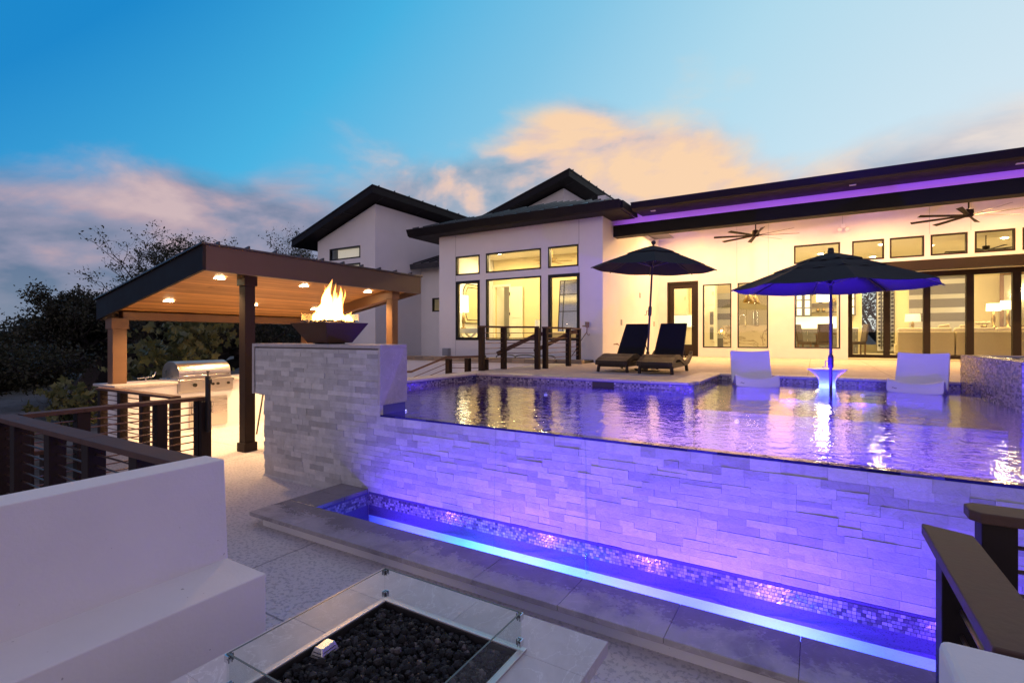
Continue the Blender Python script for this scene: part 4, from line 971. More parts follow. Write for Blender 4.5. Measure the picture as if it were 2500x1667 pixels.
# ================================================================== POOL THINGS
sp = thing('spa', 'raised spa box clad in small glass tiles at the right of the pool', 'spa', (3.2, 8.5, .6))
b_ = MB(); b_.box(1.853, 4.58, 7.223, 7.45, .2, 1.415); b_.box(1.853, 2.05, 7.451, 9.79, .2, 1.415); b_.box(2.051, 4.58, 9.55, 9.79, .2, 1.415); b_.box(2.051, 4.58, 7.451, 9.549, .2, .9); b_.build('shell', M['grout'], sp)
b_ = MB(); tiles(b_, (1.853, 7.223, .84), (0, 1, 0), (0, 0, 1), (-1, 0, 0), 2.565, .575, .050, .0235); tiles(b_, (1.853, 7.223, .84), (1, 0, 0), (0, 0, 1), (0, -1, 0), 1.2, .575, .050, .0235); b_.build('tile_cladding', M['spatile'], sp)
b_ = MB(); tiles(b_, (1.855, 7.225, 1.415), (0, 1, 0), (1, 0, 0), (0, 0, 1), 2.56, .19, .05, .0235); b_.build('rim_tiles', M['spatile'], sp)
b_ = MB(); b_.add([(2.05, 7.45, 1.40), (4.58, 7.45, 1.40), (4.58, 9.55, 1.40), (2.05, 9.55, 1.40)], [(0, 1, 2, 3)]); b_.build('spa_water', M['water'], sp)

VIO = (.11, .045, 1.0)
def pool_light(loc, nrm, label, pw_, to, col=VIO, group='underwater pool lights'):
    # unseen lamps of the near wall, beams aimed to wash the chairs violet
    o = thing('pool_light', label, 'pool light', loc, group); n = Vector(nrm)
    b_ = MB(); b_.disc(Vector(loc), .032, 24, nrm, .012); b_.build('lens', M['poollamp'], o)
    b_ = MB(); b_.tube([Vector(loc) - n * .001, Vector(loc) + n * .014], .042, 24, False); b_.build('ring', M['clip'], o)
    q = Vector(loc) + n * .07
    if to: light('pool_glow', 'SPOT', q, pw_, col, o, .03, to, 86, .9)
    else: light('pool_glow', 'SPOT', q, pw_ * 5, col, o, .02, q + n * 3 + Vector((0, 0, -.9)), 135, .6)
pool_light((-3.9, 7.595, .70), (0, -1, 0), 'underwater light in the far pool wall left of the skimmer', 46, None)
pool_light((-5.33, 5.7, .55), (1, 0, 0), 'underwater light in the left pool wall near the plinth', 34, None)
pool_light((-.93, 7.655, .50), (0, -1, 0), 'underwater light below the left white ledge chair', 26, None)
pool_light((-.35, 9.795, .74), (0, -1, 0), 'underwater light on the shallow ledge between left chair and white table', 26, None, (.20, .07, 1))
pool_light((.66, 9.795, .74), (0, -1, 0), 'underwater light on the shallow ledge between white table and right chair', 26, None, (.20, .07, 1))
pool_light((1.2, 3.805, .45), (0, 1, 0), 'unseen underwater light in the near pool wall aimed to tint the chairs violet', 2000, (.4, 9, 1.2))
pool_light((-2.4, 3.805, .45), (0, 1, 0), 'unseen underwater light in the near pool wall by the plinth end, aimed at the chairs', 1400, (-1.2, 9, 1.1))
pool_light((4.55, 5.6, .45), (-1, 0, 0), 'underwater light in the right pool wall', 110, None)
o = thing('pool_light', 'added uplight in the shallow ledge floor that turns the umbrella underside violet', 'pool light', (.0, 8.36, .632), 'underwater pool lights')  # added uplight, aimed at the canopy to colour its underside
b_ = MB(); b_.disc((.0, 8.36, .632), .03, 20, (0, 0, 1), .01); b_.build('lens', M['poollamp'], o); b_ = MB(); b_.tube([(.0, 8.36, .632), (.0, 8.36, .645)], .04, 20, False); b_.build('ring', M['clip'], o)
light('pool_glow', 'SPOT', (.0, 8.36, .66), 2300, (.10, .02, 1), o, .03, (.15, 8.55, 3), 88, .6)
for i, (x, pw_, lb_) in enumerate(((-3.3, 4.2, 'first trough light from the fire plinth'), (-2.15, 8, 'trough light under the brightest patch of the stone wall'), (-1.2, 7, 'trough light near the thick falling water thread'), (-.28, 8, 'trough light under the right bright patch of the stone wall'), (.75, 3.2, 'trough light nearest the wooden guard rails'))):
    o = thing('trough_light', lb_, 'pool light', (x, 3.04, -.24), 'lights in the trough')
    b_ = MB(); b_.disc((x, 3.04, -.24), .035, 18, (0, 1, 0), .01); b_.build('lens', M['poollamp'], o)
    b_ = MB(); b_.tube([(x, 3.04, -.24), (x, 3.054, -.24)], .043, 18, False); b_.build('ring', M['clip'], o)
    light('trough_glow', 'SPOT', (x, 3.085, -.22), pw_ * 20.0, (.145, .048, 1.0), o, .02, (x, 4.11, .26), 122, .8)

o = thing('led_strip', 'thin light line under the front edge of the trough', 'light strip', (-.4, 3.05, -.19))
b_ = MB(); b_.box(-3.8, 3.1, 3.041, 3.052, -.241, -.229); b_.build('channel', M['clip'], o)
for x, e_, c_ in ((-3.35, 3.0, (.10, .12, 1)), (-2.55, 9.5, (.10, .46, 1)), (-1.75, 8.0, (.11, .40, 1)), (-.95, 3.2, (.13, .16, 1)), (-.15, 6.0, (.11, .36, 1)), (.65, 1.8, (.13, .08, 1)), (1.6, 1.2, (.12, .06, 1))):
    l_ = light('strip_glow', 'AREA', (x, 3.062, -.235), e_, c_, o, .1, (x, 3.2, -.45)); l_.data.energy *= .65; l_.data.shape = 'RECTANGLE'; l_.data.size = .5; l_.data.size_y = .012; l_.rotation_euler = (R(66), 0, 0); l_.data.spread = R(110)
# ---- white ledge chairs
def ledge_chair():
    r_ = thing('ledge_chair', 'left white resin ledge chair standing in the shallow water nearer the loungers', 'ledge chair', (0, 0, 0), 'white chairs in the water')
    W2 = .31; prof = [(-.02, .24), (-.012, .35), (.02, .402), (.08, .392), (.18, .325), (.30, .262), (.40, .262), (.48, .32), (.56, .45), (.63, .62), (.675, .765), (.69, .80)]
    n = 12; b_ = MB(); vs = []; 
    for i, (y, z) in enumerate(prof):
        s = i / (len(prof) - 1); wv = W2 * (1.03 - .07 * s)
        for j in range(n + 1):
            t_ = j / n * 2 - 1; dz = (.06 if i < 6 else .048) * (t_ * t_) * (1 if 1 < i < 11 else .4); vs.append((wv * t_, y - (.03 * (1 - t_ * t_) if i < 4 else -.035 * (1 - t_ * t_) * max(0, (i - 6) / 5)), z + dz))
    fs = [(i * (n + 1) + j, i * (n + 1) + j + 1, (i + 1) * (n + 1) + j + 1, (i + 1) * (n + 1) + j) for i in range(len(prof) - 1) for j in range(n)]
    b_.add(vs, fs); o = b_.build('seat', M['white'], r_, smooth=True)
    m_ = o.modifiers.new('subdivision', 'SUBSURF'); m_.levels = m_.render_levels = 2; s_ = o.modifiers.new('solid', 'SOLIDIFY'); s_.thickness = .035; s_.offset = -1
    b_ = MB()
    for sx in (-1, 1):
        b_.hexa([(sx * .27 - .02, -.01, 0), (sx * .27 + .02, -.01, 0), (sx * .27 + .02, .52, 0), (sx * .27 - .02, .52, 0)], [(sx * .27 - .02, .0, .30), (sx * .27 + .02, .0, .30), (sx * .27 + .02, .46, .24), (sx * .27 - .02, .46, .24)])
    b_.box(-.30, .30, -.018, .012, 0, .26); b_.build('base', M['white'], r_, bev=.008)
    b_ = MB(); pts = [(-.25 + .055 * i / 10, -.033 + .004 * 0, .325 + .006 * math.sin(i / 10 * 6.3)) for i in range(11)]; b_.tube(pts, .0035, 6); b_.build('emblem', M['black'], r_)
    return r_
lc = ledge_chair(); lc.location = (-.77, 8.80, .63); lc.rotation_euler = (0, 0, R(15))
rc = dup(lc, (1.20, 8.93, .63), 'right white resin ledge chair standing in the water close to the tiled spa', R(-16))
stb = thing('side_table', 'translucent white round pedestal table standing in the water under the umbrella', 'table', (.17, 9.2, .63))
mtb, nt, b, o_ = mat('translucent_resin'); b.inputs['Base Color'].default_value = (.8, .82, .85, 1); b.inputs['Roughness'].default_value = .4
tl_ = nt.nodes.new('ShaderNodeBsdfTranslucent'); tl_.inputs[0].default_value = (.8, .85, .9, 1); mx = nt.nodes.new('ShaderNodeMixShader'); mx.inputs[0].default_value = .5
nt.links.new(b.outputs[0], mx.inputs[1]); nt.links.new(tl_.outputs[0], mx.inputs[2]); nt.links.new(mx.outputs[0], o_.inputs[0])
pf = [(.165, .63), (.15, .72), (.118, .84), (.106, .94), (.112, 1.00), (.135, 1.06), (.175, 1.11), (.225, 1.15), (.270, 1.178)]
b_ = MB(); b_.lathe(pf, (.17, 9.2), 40, 0, False); b_.build('pedestal', mtb, stb, smooth=True)
b_ = MB(); b_.lathe([(.271, 1.1785), (.275, 1.184), (.270, 1.190), (.02, 1.188)], (.17, 9.2), 40, 0, True); b_.build('top', M['white'], stb, smooth=False)
light('added_table_light', 'POINT', (.17, 9.2, .86), 10, (.25, .5, 1.0), stb, .05)  # added lamp inside the pedestal, in place of pool light shining through

def umbrella(label, zb, zrim, zpk, rad, zc, tiers, ph, finial):
    r_ = thing('patio_umbrella', label, 'umbrella', (0, 0, 0), 'black umbrellas')
    H = zpk - zrim; n = 8
    def canopy(f0, f1, dz, scal=0):
        b_ = MB(); vs = []; K = 6; sub = 6
        for i in range(K + 1):
            f = f0 + (f1 - f0) * i / K
            for j in range(n * sub):
                a = ph + 2 * math.pi * j / (n * sub); t_ = (j % sub) / sub
                corner = math.cos(math.pi / n) / math.cos((t_ - .5) * 2 * math.pi / n)
                sag = .035 * math.sin(math.pi * t_) * f
                z = zpk - H * (f ** 1.12) + dz - sag * .8 + (.022 * f * (1 - f)) - (.02 * abs(math.sin(math.pi * t_ * 2)) * scal if i == K else 0)
                rr_ = max(.012, rad * f) * corner; vs.append((rr_ * math.cos(a), rr_ * math.sin(a), z))
        m_ = n * sub
        fs = [(i * m_ + j, i * m_ + (j + 1) % m_, (i + 1) * m_ + (j + 1) % m_, (i + 1) * m_ + j) for i in range(K) for j in range(m_)]
        b_.add(vs, fs); return b_
    can = canopy(.02, 1, 0); o = can.build('canopy', M['canvas'], r_); s_ = o.modifiers.new('solid', 'SOLIDIFY'); s_.thickness = .004
    for (a, b2, dz, sc_) in tiers:
        q = canopy(a, b2, dz, sc_).build('vent_flap', M['canvas'], o); s_ = q.modifiers.new('solid', 'SOLIDIFY'); s_.thickness = .004
    b_ = MB(); b_.tube([(0, 0, zb), (0, 0, zpk - .02)], .020, 16); b_.build('pole', M['black'], r_, smooth=False)
    for j in range(n):
        a = ph + 2 * math.pi * j / n; b_ = MB()
        pt = lambda f: (rad * f * math.cos(a), rad * f * math.sin(a), zpk - H * f ** 1.12 - .016)
        b_.tube([pt(.03), pt(.35), pt(.7), pt(1.005)], .008, 6); b_.tube([(0, 0, zrim - .02 + H * .12), pt(.52)], .006, 6); b_.build('rib', M['black'], r_)
    b_ = MB(); b_.lathe([(.034, zrim + H * .05), (.042, zrim + H * .10), (.034, zrim + H * .2)], (0, 0), 16); b_.build('hub', M['black'], r_)
    b_ = MB(); b_.lathe([(.030, zc - .10), (.036, zc - .06), (.036, zc + .05), (.028, zc + .09)], (0, 0), 16); o = b_.build('crank_housing', M['black'], r_)
    q = MB(); q.tube([(-.03, 0, zc), (-.065, 0, zc), (-.07, 0, zc - .085), (-.105, 0, zc - .088)], .006, 8); q.build('crank_handle', M['black'], o)
    b_ = MB()
    if finial == 'ball': b_.lathe([(.018, zpk - .01), (.016, zpk + .03), (.034, zpk + .045), (.046, zpk + .075), (.034, zpk + .107), (.008, zpk + .12)], (0, 0), 20)
    else: b_.lathe([(.034, zpk - .015), (.040, zpk + .01), (.042, zpk + .05), (.034, zpk + .098)], (0, 0), 20)
    b_.build('finial', M['black'], r_, smooth=True); return r_
u = umbrella('black octagonal umbrella with double vents standing in the pool, underside lit violet', 0, 1.775, 2.245, 1.33, .70, [(.02, .33, .035, 1), (.02, .56, .014, .8)], R(10), 'cap'); u.location = (.205, 8.66, .63)
u = umbrella('black umbrella with ball finial standing behind the two wicker loungers', 0, 2.03, 2.46, 1.20, 1.19, [(.02, .42, .02, .25)], R(18), 'ball'); u.location = (-2.855, 9.95, DZ); u.rotation_euler = (0, R(3.0), 0)
b_ = MB(); b_.lathe([(.24, 0), (.25, .03), (.10, .05), (.034, .07), (.032, .38)], (0, 0), 24); b_.build('base', M['black'], u)

# ---- wicker loungers
def lounger():
    r_ = thing('sun_lounger', 'left dark wicker sun lounger with raised back beside the umbrella pole', 'sun lounger', (0, 0, 0), 'wicker loungers on the pool deck')
    def zc(y):
        k = [(-.06, .225), (.12, .285), (.34, .345), (.52, .345), (.72, .29), (.95, .225), (1.15, .205), (1.35, .235), (1.55, .31), (1.68, .385)]
        for (a, za), (b2, zb) in zip(k, k[1:]):
            if a <= y <= b2:
                t_ = (y - a) / (b2 - a); t_ = t_ * t_ * (3 - 2 * t_) * .5 + t_ * .5; return za + (zb - za) * t_
        return k[0][1] if y < k[0][0] else k[-1][1]
    ys = [-.06 + 1.74 * i / 28 for i in range(29)]
    for sx in (-1, 1):
        b_ = MB(); poly = [(y, zc(y)) for y in ys] + [(y, zc(y) - .085) for y in reversed(ys)]
        for i in range(len(ys) - 1):
            y0, y1 = ys[i], ys[i + 1]; x0, x1 = (.255, .315) if sx > 0 else (-.315, -.255)
            b_.hexa([(x0, y0, zc(y0) - .085), (x1, y0, zc(y0) - .085), (x1, y1, zc(y1) - .085), (x0, y1, zc(y1) - .085)], [(x0, y0, zc(y0)), (x1, y0, zc(y0)), (x1, y1, zc(y1)), (x0, y1, zc(y1))])
        b_.build('side_frame', M['wicker'], r_)
    b_ = MB(); ys2 = [y for y in ys if y < .98]
    for i in range(len(ys2) - 1):
        y0, y1 = ys2[i], ys2[i + 1]
        b_.hexa([(-.254, y0, zc(y0) - .07), (.254, y0, zc(y0) - .07), (.254, y1, zc(y1) - .07), (-.254, y1, zc(y1) - .07)], [(-.254, y0, zc(y0) - .004), (.254, y0, zc(y0) - .004), (.254, y1, zc(y1) - .004), (-.254, y1, zc(y1) - .004)])
    b_.build('seat', M['wicker'], r_)
    b_ = MB(); b_.bar((0, .90, .25), (0, 1.40, .95), .535, .045, (1, 0, 0)) if False else b_.hexa([(-.285, .88, .25), (.285, .88, .25), (.285, .93, .22), (-.285, .93, .22)], [(-.262, 1.40, .955), (.262, 1.40, .955), (.262, 1.44, .935), (-.262, 1.44, .935)]); b_.build('backrest', M['sling'], r_, bev=.012, seg=3)
    b_ = MB()
    for sx in (-.22, .22): b_.tube([(sx, 1.17, .60), (sx, 1.48, .26)], .010, 8)
    b_.tube([(-.26, 1.48, .26), (.26, 1.48, .26)], .010, 8); b_.build('back_support', M['black'], r_)
    b_ = MB(); b_.box(-.29, .29, .03, .07, .10, .25); b_.box(-.29, .29, 1.18, 1.22, .10, .2); b_.box(-.293, -.255, .071, 1.179, .11, .2); b_.box(.255, .293, .071, 1.179, .11, .2); b_.build('apron', M['wicker'], r_)
    for sx in (-1, 1):
        for y, dy in ((.05, -.03), (1.2, .04)):
            b_ = MB(); b_.bar((sx * .275, y, .2), (sx * .295, y + dy, .0), .05, .045); b_.build('leg', M['wicker'], r_, bev=.006)
    return r_
l1 = lounger(); l1.location = (-3.30, 9.17, DZ); l1.rotation_euler = (0, 0, R(-3))
l2 = dup(l1, (-2.455, 9.07, DZ), 'right dark wicker sun lounger with curled arm in front of the porch door', R(0))

# ---- ceiling fans
def fan(stem):
    r_ = thing('ceiling_fan', '', 'ceiling fan', (0, 0, 0), 'ceiling fans of the porch')
    b_ = MB(); b_.tube([(0, 0, .06), (0, 0, stem)], .016, 12); b_.build('stem', M['bronze'], r_)
    b_ = MB(); b_.box(-.08, .08, -.06, .06, stem - .06, stem + .02) if stem < .5 else b_.lathe([(.05, stem - .03), (.07, stem)], (0, 0), 20); b_.build('mount', M['bronze'], r_)
    b_ = MB(); b_.lathe([(.03, .13), (.085, .11), (.095, .0), (.075, -.045), (.02, -.055)], (0, 0), 24); b_.build('motor', M['bronze'], r_, smooth=False)
    for k_ in range(8):
        a = R(14) + k_ * math.pi / 4; b_ = MB(); d_ = Vector((math.cos(a), math.sin(a), 0)); s_ = Vector((-math.sin(a), math.cos(a), 0)); z0 = Vector((0, 0, -.02))
        up = Vector((0, 0, .014)); th = Vector((0, 0, .005))
        q0, q1 = d_ * .08 + z0, d_ * 1.02 + z0 + Vector((0, 0, -.0)); w0, w1 = .030, .052
        b_.hexa([q0 - s_ * w0 - up, q1 - s_ * w1 - up, q1 + s_ * w1 + up, q0 + s_ * w0 + up], [q0 - s_ * w0 - up + th, q1 - s_ * w1 - up + th, q1 + s_ * w1 + up + th, q0 + s_ * w0 + up + th]); b_.build('blade', M['bronze'], r_)
    return r_
f1 = fan(.45); f1.location = (-1.32, 14.6, 4.36); f1['label'] = 'eight bladed bronze ceiling fan above the porch windows near the wicker loungers'
f2 = dup(f1, (2.90, 14.6, 4.36), 'eight bladed bronze ceiling fan above the sliding doors on a long stem')
f2.rotation_euler = (0, 0, .2)

# ---- small things on the walls
hb = thing('hose_bib', 'brass hose valve with vacuum breaker on the bedroom wall corner', 'water valve', (-5.13, 12.44, 1.75))
b_ = MB(); b_.tube([(-5.13, 12.45, 1.95), (-5.13, 12.40, 1.95)], .02, 10); b_.lathe([(.03, 1.93), (.05, 1.95), (.05, 2.05), (.058, 2.06), (.058, 2.075)], (-5.13, 12.37), 14); b_.tube([(-5.26, 12.37, 1.97), (-5.10, 12.37, 1.97)], .016, 8); b_.build('valve', M['copper'], hb)
b_ = MB(); b_.tube([(-5.13, 12.37, 1.95), (-5.14, 12.37, 1.80), (-5.19, 12.36, 1.74)], .016, 8); b_.tube([(-5.13, 12.37, 1.78), (-5.10, 12.36, 1.73), (-5.07, 12.36, 1.73), (-5.06, 12.36, 1.76)], .010, 8); b_.build('outlet', M['copper'], hb)
b_ = MB(); b_.tube([(-5.19, 12.36, 1.74), (-5.30, 12.3, 1.55), (-5.42, 12.2, 1.28), (-5.5, 12.1, 1.13)], .010, 8); b_.build('hose_line', M['hose'], hb)
ub = MB(); ub.box(-9.99, -9.76, 12.36, 12.497, 1.10, 1.33); ub.box(-9.98, -9.77, 12.352, 12.36, 1.11, 1.32); tag(ub.build('utility_box', M['util'], base=(-9.87, 12.43, 1.1), bev=.006), 'small grey utility box low on the bedroom bay wall', 'utility box')
db = MB(); db.box(-5.22, -5.02, 12.30, 12.497, DZ, 1.09); tag(db.build('drain_box', M['util'], base=(-5.12, 12.4, DZ), bev=.004), 'low grey box on the ground under the hose valve', 'drain box')
sl_ = thing('security_light', 'white twin head security light high on the porch wall', 'security light', (.73, 17.97, 4.95))
b_ = MB(); b_.box(.68, .78, 17.93, 17.997, 4.93, 5.05); b_.build('base', M['white'], sl_)
for sx in (-.06, .07): 
    b_ = MB(); b_.tube([(.73 + sx, 17.93, 4.92), (.73 + sx * 1.4, 17.82, 4.86)], [.03, .055], 14); b_.build('lamp_head', M['white'], sl_)
for i, (y, z, lb_) in enumerate(((13.98, 2.10, 'outlet plate on the porch side wall above the left lounger'), (17.4, 2.13, 'switch plate on the porch side wall beside the door'), (15.77, 3.0, 'upper outlet plate on the porch side wall beside the umbrella pole'))):
    b_ = MB(); b_.box(-4.749, -4.735, y - .06, y + .06, z - .08, z + .08); tag(b_.build('wall_plate', M['util'], base=(-4.74, y, z), bev=.003), lb_, 'wall plate')
spg = MB(); spg.tube([(-4.75, 13.35, 1.48), (-4.62, 13.35, 1.48)], .014, 8); spg.disc((-4.66, 13.35, 1.495), .03, 14, (0, 0, 1), .012); spg.tube([(-4.62, 13.35, 1.48), (-4.61, 13.35, 1.45)], .012, 8)
tag(spg.build('spigot', M['copper'], base=(-4.7, 13.35, 1.48)), 'small garden spigot low on the porch side wall', 'spigot')
pln = thing('planter_wall', 'low white planter wall with limestone edging along the bedroom bay', 'planter', (-8, 11.6, 0))
b_ = MB(); b_.box(-14, -5.76, 11.55, 11.75, -.4, .985); b_.build('wall', M['stucco'], pln)
b_ = MB(); x = -14
while x < -5.2: 
    l = rnd.uniform(.26, .42); b_.box(x, min(x + l - .008, -4.85), 11.50 if x < -5.8 else 11.62, 11.82, .987 if x < -5.8 else DZ + .002, 1.105); x += l
b_.build('edging', M['limestone'], pln, bev=.012)
b_ = MB(); b_.box(-14, -5.0, 11.821, 12.5, .3, 1.07); b_.build('soil', M['ground'], pln)
hz = MB(); 
for k_ in range(3):
    cx_ = -7.4 + k_ * .62; hz.tube([(cx_ + .28 * math.cos(a * .35), 11.95 + .12 * math.sin(a * .7), 1.09 + .10 * max(0, math.sin(a * .35))) for a in range(0, 10)], .014, 6)
tag(hz.build('garden_hose', M['hose'], base=(-7, 11.95, 1.08)), 'black garden hose lying in loops along the planter edge', 'hose')

# ================================================================== INDOOR THINGS SEEN THROUGH THE GLASS
def boxt(name, label, cat, m, bx, bev=.006, group=None):
    b_ = MB(); [b_.box(*q) for q in (bx if isinstance(bx[0], tuple) else [bx])]
    q = bx[0] if isinstance(bx[0], tuple) else bx
    return tag(b_.build(name, M[m], base=((q[0] + q[1]) / 2, (q[2] + q[3]) / 2, q[4]), bev=bev), label, cat, group)
def cabinet(name, label, m, x0, x1, y0, y1, z0, z1, cols, rows, hand=True, glass=False):
    r_ = thing(name, label, 'cabinet', ((x0 + x1) / 2, y1, z0)); b_ = MB(); b_.box(x0, x1, y0 + .025, y1, z0, z1); b_.build('carcass', M[m], r_)
    w, h = (x1 - x0) / cols, (z1 - z0) / rows
    for i in range(cols):
        for j in range(rows):
            a, b2, c2, d2 = x0 + i * w + .008, x0 + (i + 1) * w - .008, z0 + j * h + .008, z0 + (j + 1) * h - .008; q = MB()
            if glass:
                q.box(a, a + .05, y0, y0 + .022, c2, d2); q.box(b2 - .05, b2, y0, y0 + .022, c2, d2); 
                for kk in range(4): zz = c2 + (d2 - c2 - .04) * kk / 3; q.box(a + .05, b2 - .05, y0, y0 + .022, zz, zz + .04)
                o = q.build('door', M[m], r_); q = MB(); q.box(a + .05, b2 - .05, y0 + .024, y0 + .0245, c2 + .04, d2 - .04); q.build('glow_panel', M['glowpanel'], o)  # panel glows by itself in place of light inside the cabinet
            else:
                q.box(a, b2, y0, y0 + .022, c2, d2); o = q.build('door', M[m], r_, bev=.004)
            if hand:
                q = MB(); q.tube([(b2 - .06, y0 - .03, (c2 + d2) / 2 - .08), (b2 - .06, y0 - .03, (c2 + d2) / 2 + .08)], .010, 8) if h > w * .6 else q.tube([((a + b2) / 2 - .09, y0 - .03, d2 - .07), ((a + b2) / 2 + .09, y0 - .03, d2 - .07)], .010, 8); q.build('handle', M['clip'], o)
    return r_
cabinet('wall_cabinet', 'white upper kitchen cabinet seen through the porch door', 'cabwhite', -5.6, -4.62, 22.0, 22.39, 2.62, 4.0, 2, 1)
cabinet('base_cabinet', 'white kitchen base cabinet with drawers seen through the porch door', 'cabwhite', -5.6, -4.41, 21.9, 22.39, FLZ, 2.06, 2, 4)
boxt('countertop', 'bright white counter slab seen through the porch door', 'countertop', 'white', (-5.62, -4.405, 21.86, 22.39, 2.062, 2.11))
boxt('backsplash', 'self glowing white backsplash above the kitchen counter behind the porch door', 'backsplash', 'glowpanel', (-5.6, -4.41, 22.37, 22.395, 2.112, 2.61), 0)
boxt('potted_herb', 'small brown potted herb on the white kitchen counter', 'plant', 'gold', [(-4.78, -4.68, 21.98, 22.06, 2.112, 2.20), (-4.80, -4.66, 21.97, 22.07, 2.20, 2.26)], .01)
cabinet('tall_cabinet', 'tall white pantry cabinet left of the wall ovens', 'cabwhite', -4.10, -3.56, 22.4, 23.0, FLZ, 4.0, 1, 3)
ov = thing('wall_oven', 'steel double wall oven between white cabinet and banded wall', 'oven', (-3.55, 22.2, 1.5))
b_ = MB(); b_.box(-3.78, -3.56, 22.15, 22.39, 1.5, 2.85); b_.build('body', M['cabwhite'], ov)
for z in (1.58, 2.2): b_ = MB(); b_.box(-3.72, -3.58, 22.13, 22.149, z, z + .52); o = b_.build('oven_door', M['cabdark'], ov); q = MB(); q.tube([(-3.72, 22.10, z + .46), (-3.58, 22.10, z + .46)], .012, 8); q.build('handle', M['clip'], o)
boxt('banded_panel', 'grey and cream banded wall panel beside the kitchen ovens', 'wall panel', 'bandB', (-3.68, -2.9, 23.72, 23.798, FLZ, 3.6), 0)
for (z0, z1) in ((2.97, 3.33), (2.45, 2.71), (FLZ, 1.62)):
    b_ = MB(); b_.box(-3.68, -2.9, 23.70, 23.719, z0, z1); tag(b_.build('panel_band', M['bandA'], base=(-3.3, 23.7, z0)), {2.97: 'upper dark band on the kitchen wall panel', 2.45: 'middle dark band on the kitchen wall panel'}.get(z0, 'lowest dark band on the kitchen wall panel'), 'panel band')
fr = thing('refrigerator', 'large bronze panelled refrigerator behind the marble island', 'refrigerator', (-2.2, 23.5, FLZ))
b_ = MB(); b_.box(-2.85, -1.55, 23.4, 23.79, FLZ, 4.05); b_.build('body', M['fridge'], fr)
for a, b2 in ((-2.84, -2.13), (-2.115, -1.56)): q = MB(); q.box(a, b2, 23.37, 23.399, FLZ + .1, 4.0); o = q.build('door', M['fridge'], fr, bev=.004); h = b2 - .06 if a < -2.5 else a + .06; q = MB(); q.tube([(h, 23.32, 1.9), (h, 23.32, 2.75)], .016, 8); q.build('handle', M['clip'], o)
isl = thing('kitchen_island', 'white marble waterfall island seen through two tall porch windows', 'kitchen island', (-2.0, 20.9, FLZ))
b_ = MB(); b_.box(-2.97, -.95, 20.5, 21.6, FLZ, 2.07); b_.build('body', M['marble'], isl); b_ = MB(); b_.box(-2.99, -.93, 20.48, 21.62, 2.072, 2.12); b_.build('top', M['marble'], isl)
fc = MB(); fc.tube([(-2.24, 20.85, 2.12), (-2.24, 20.85, 2.42)] + [(-2.34 + .10 * math.cos(a), 20.85, 2.42 + .11 * math.sin(a)) for a in (.5, 1.0, 1.57, 2.1, 2.7, 3.14)] + [(-2.44, 20.85, 2.34)], .013, 10)
tag(fc.build('kitchen_faucet', M['clip'], base=(-2.24, 20.85, 2.12), smooth=True), 'tall curved spring faucet on the marble island', 'faucet')
for x, y, lb_ in ((-2.10, 20.65, 'cone pendant lamp hanging nearest above the marble island'), (-1.97, 21.4, 'cone pendant lamp hanging behind the other above the island')):
    o = thing('pendant_lamp', lb_, 'pendant lamp', (x, y, 2.95), 'pendant lamps over the island')
    b_ = MB(); b_.lathe([(.21, 2.97), (.06, 3.31), (.03, 3.33)], (x, y), 28, 0, False); q = b_.build('lamp_shade', M['gold'], o, smooth=True); s_ = q.modifiers.new('solid', 'SOLIDIFY'); s_.thickness = .006
    b_ = MB(); b_.tube([(x, y, 3.3), (x, y, IC)], .006, 6); b_.build('cord', M['black'], o)
    b_ = MB(); b_.lathe([(.02, 2.98), (.07, 3.0), (.07, 3.06), (.02, 3.09)], (x, y), 16); b_.build('bulb', M['lampwarm'], o)
    light('pendant_light', 'SPOT', (x, y, 2.96), 40, (1, .74, .40), o, .06, (x, y, 0), 140, .6)
cabinet('glass_cabinet', 'grey upper cabinet with glowing glass doors on the dining wall', 'cabdark', -.68, -.10, 23.95, 24.25, 2.53, 3.55, 2, 1, False, True)
cabinet('glass_cabinet', 'narrow grey cabinet with glowing glass door seen past the sliding door frame', 'cabdark', .93, 1.40, 23.95, 24.25, 2.53, 3.55, 1, 1, False, True)
cabinet('base_cabinet', 'grey dining base cabinet with drawers behind the upholstered chairs', 'cabdark', -.70, 1.45, 23.6, 24.25, FLZ, 2.0, 4, 3)
boxt('sideboard_top', 'pale counter slab on the grey dining cabinet', 'countertop', 'white', (-.72, 1.47, 23.58, 24.25, 2.002, 2.045))
boxt('backsplash', 'bright self glowing tile backsplash above the grey dining cabinet', 'backsplash', 'glowpanel', (-.69, .89, 24.235, 24.256, 2.047, 2.52), 0)
for z in (2.70, 3.05): boxt('wall_shelf', 'lower floating shelf of the dining wall' if z < 3 else 'upper floating shelf of the dining wall', 'shelf', 'cabdark', (-.08, .88, 23.98, 24.25, z - .03, z), 0)
for i, (x, z) in enumerate(((.12, 2.70), (.32, 2.70), (.62, 2.70), (.22, 3.05), (.68, 3.05))):
    b_ = MB(); b_.lathe([(.05, z + .002), (.075, z + .06), (.05, z + .13), (.03, z + .17)], (x, 24.1), 16); tag(b_.build('vase', M['gold'], base=(x, 24.1, z)), 'small brass vase on a floating dining shelf', 'vase', 'vases on the dining shelves')
ch = thing('chandelier', 'large glowing drum chandelier seen behind the pool umbrella pole', 'chandelier', (.30, 21.0, 2.95))
b_ = MB(); b_.lathe([(.24, 2.95), (.24, 3.30)], (.30, 21.0), 28, 0, True); b_.build('lamp_shade', emit('chandelier_glow', (1, .84, .56), 7), ch); b_ = MB(); b_.tube([(.30, 21, 3.30), (.30, 21, IC)], .008, 6); b_.build('cord', M['black'], ch)
light('chandelier_light', 'POINT', (.30, 20.95, 2.85), 70, (1, .76, .42), ch, .2)
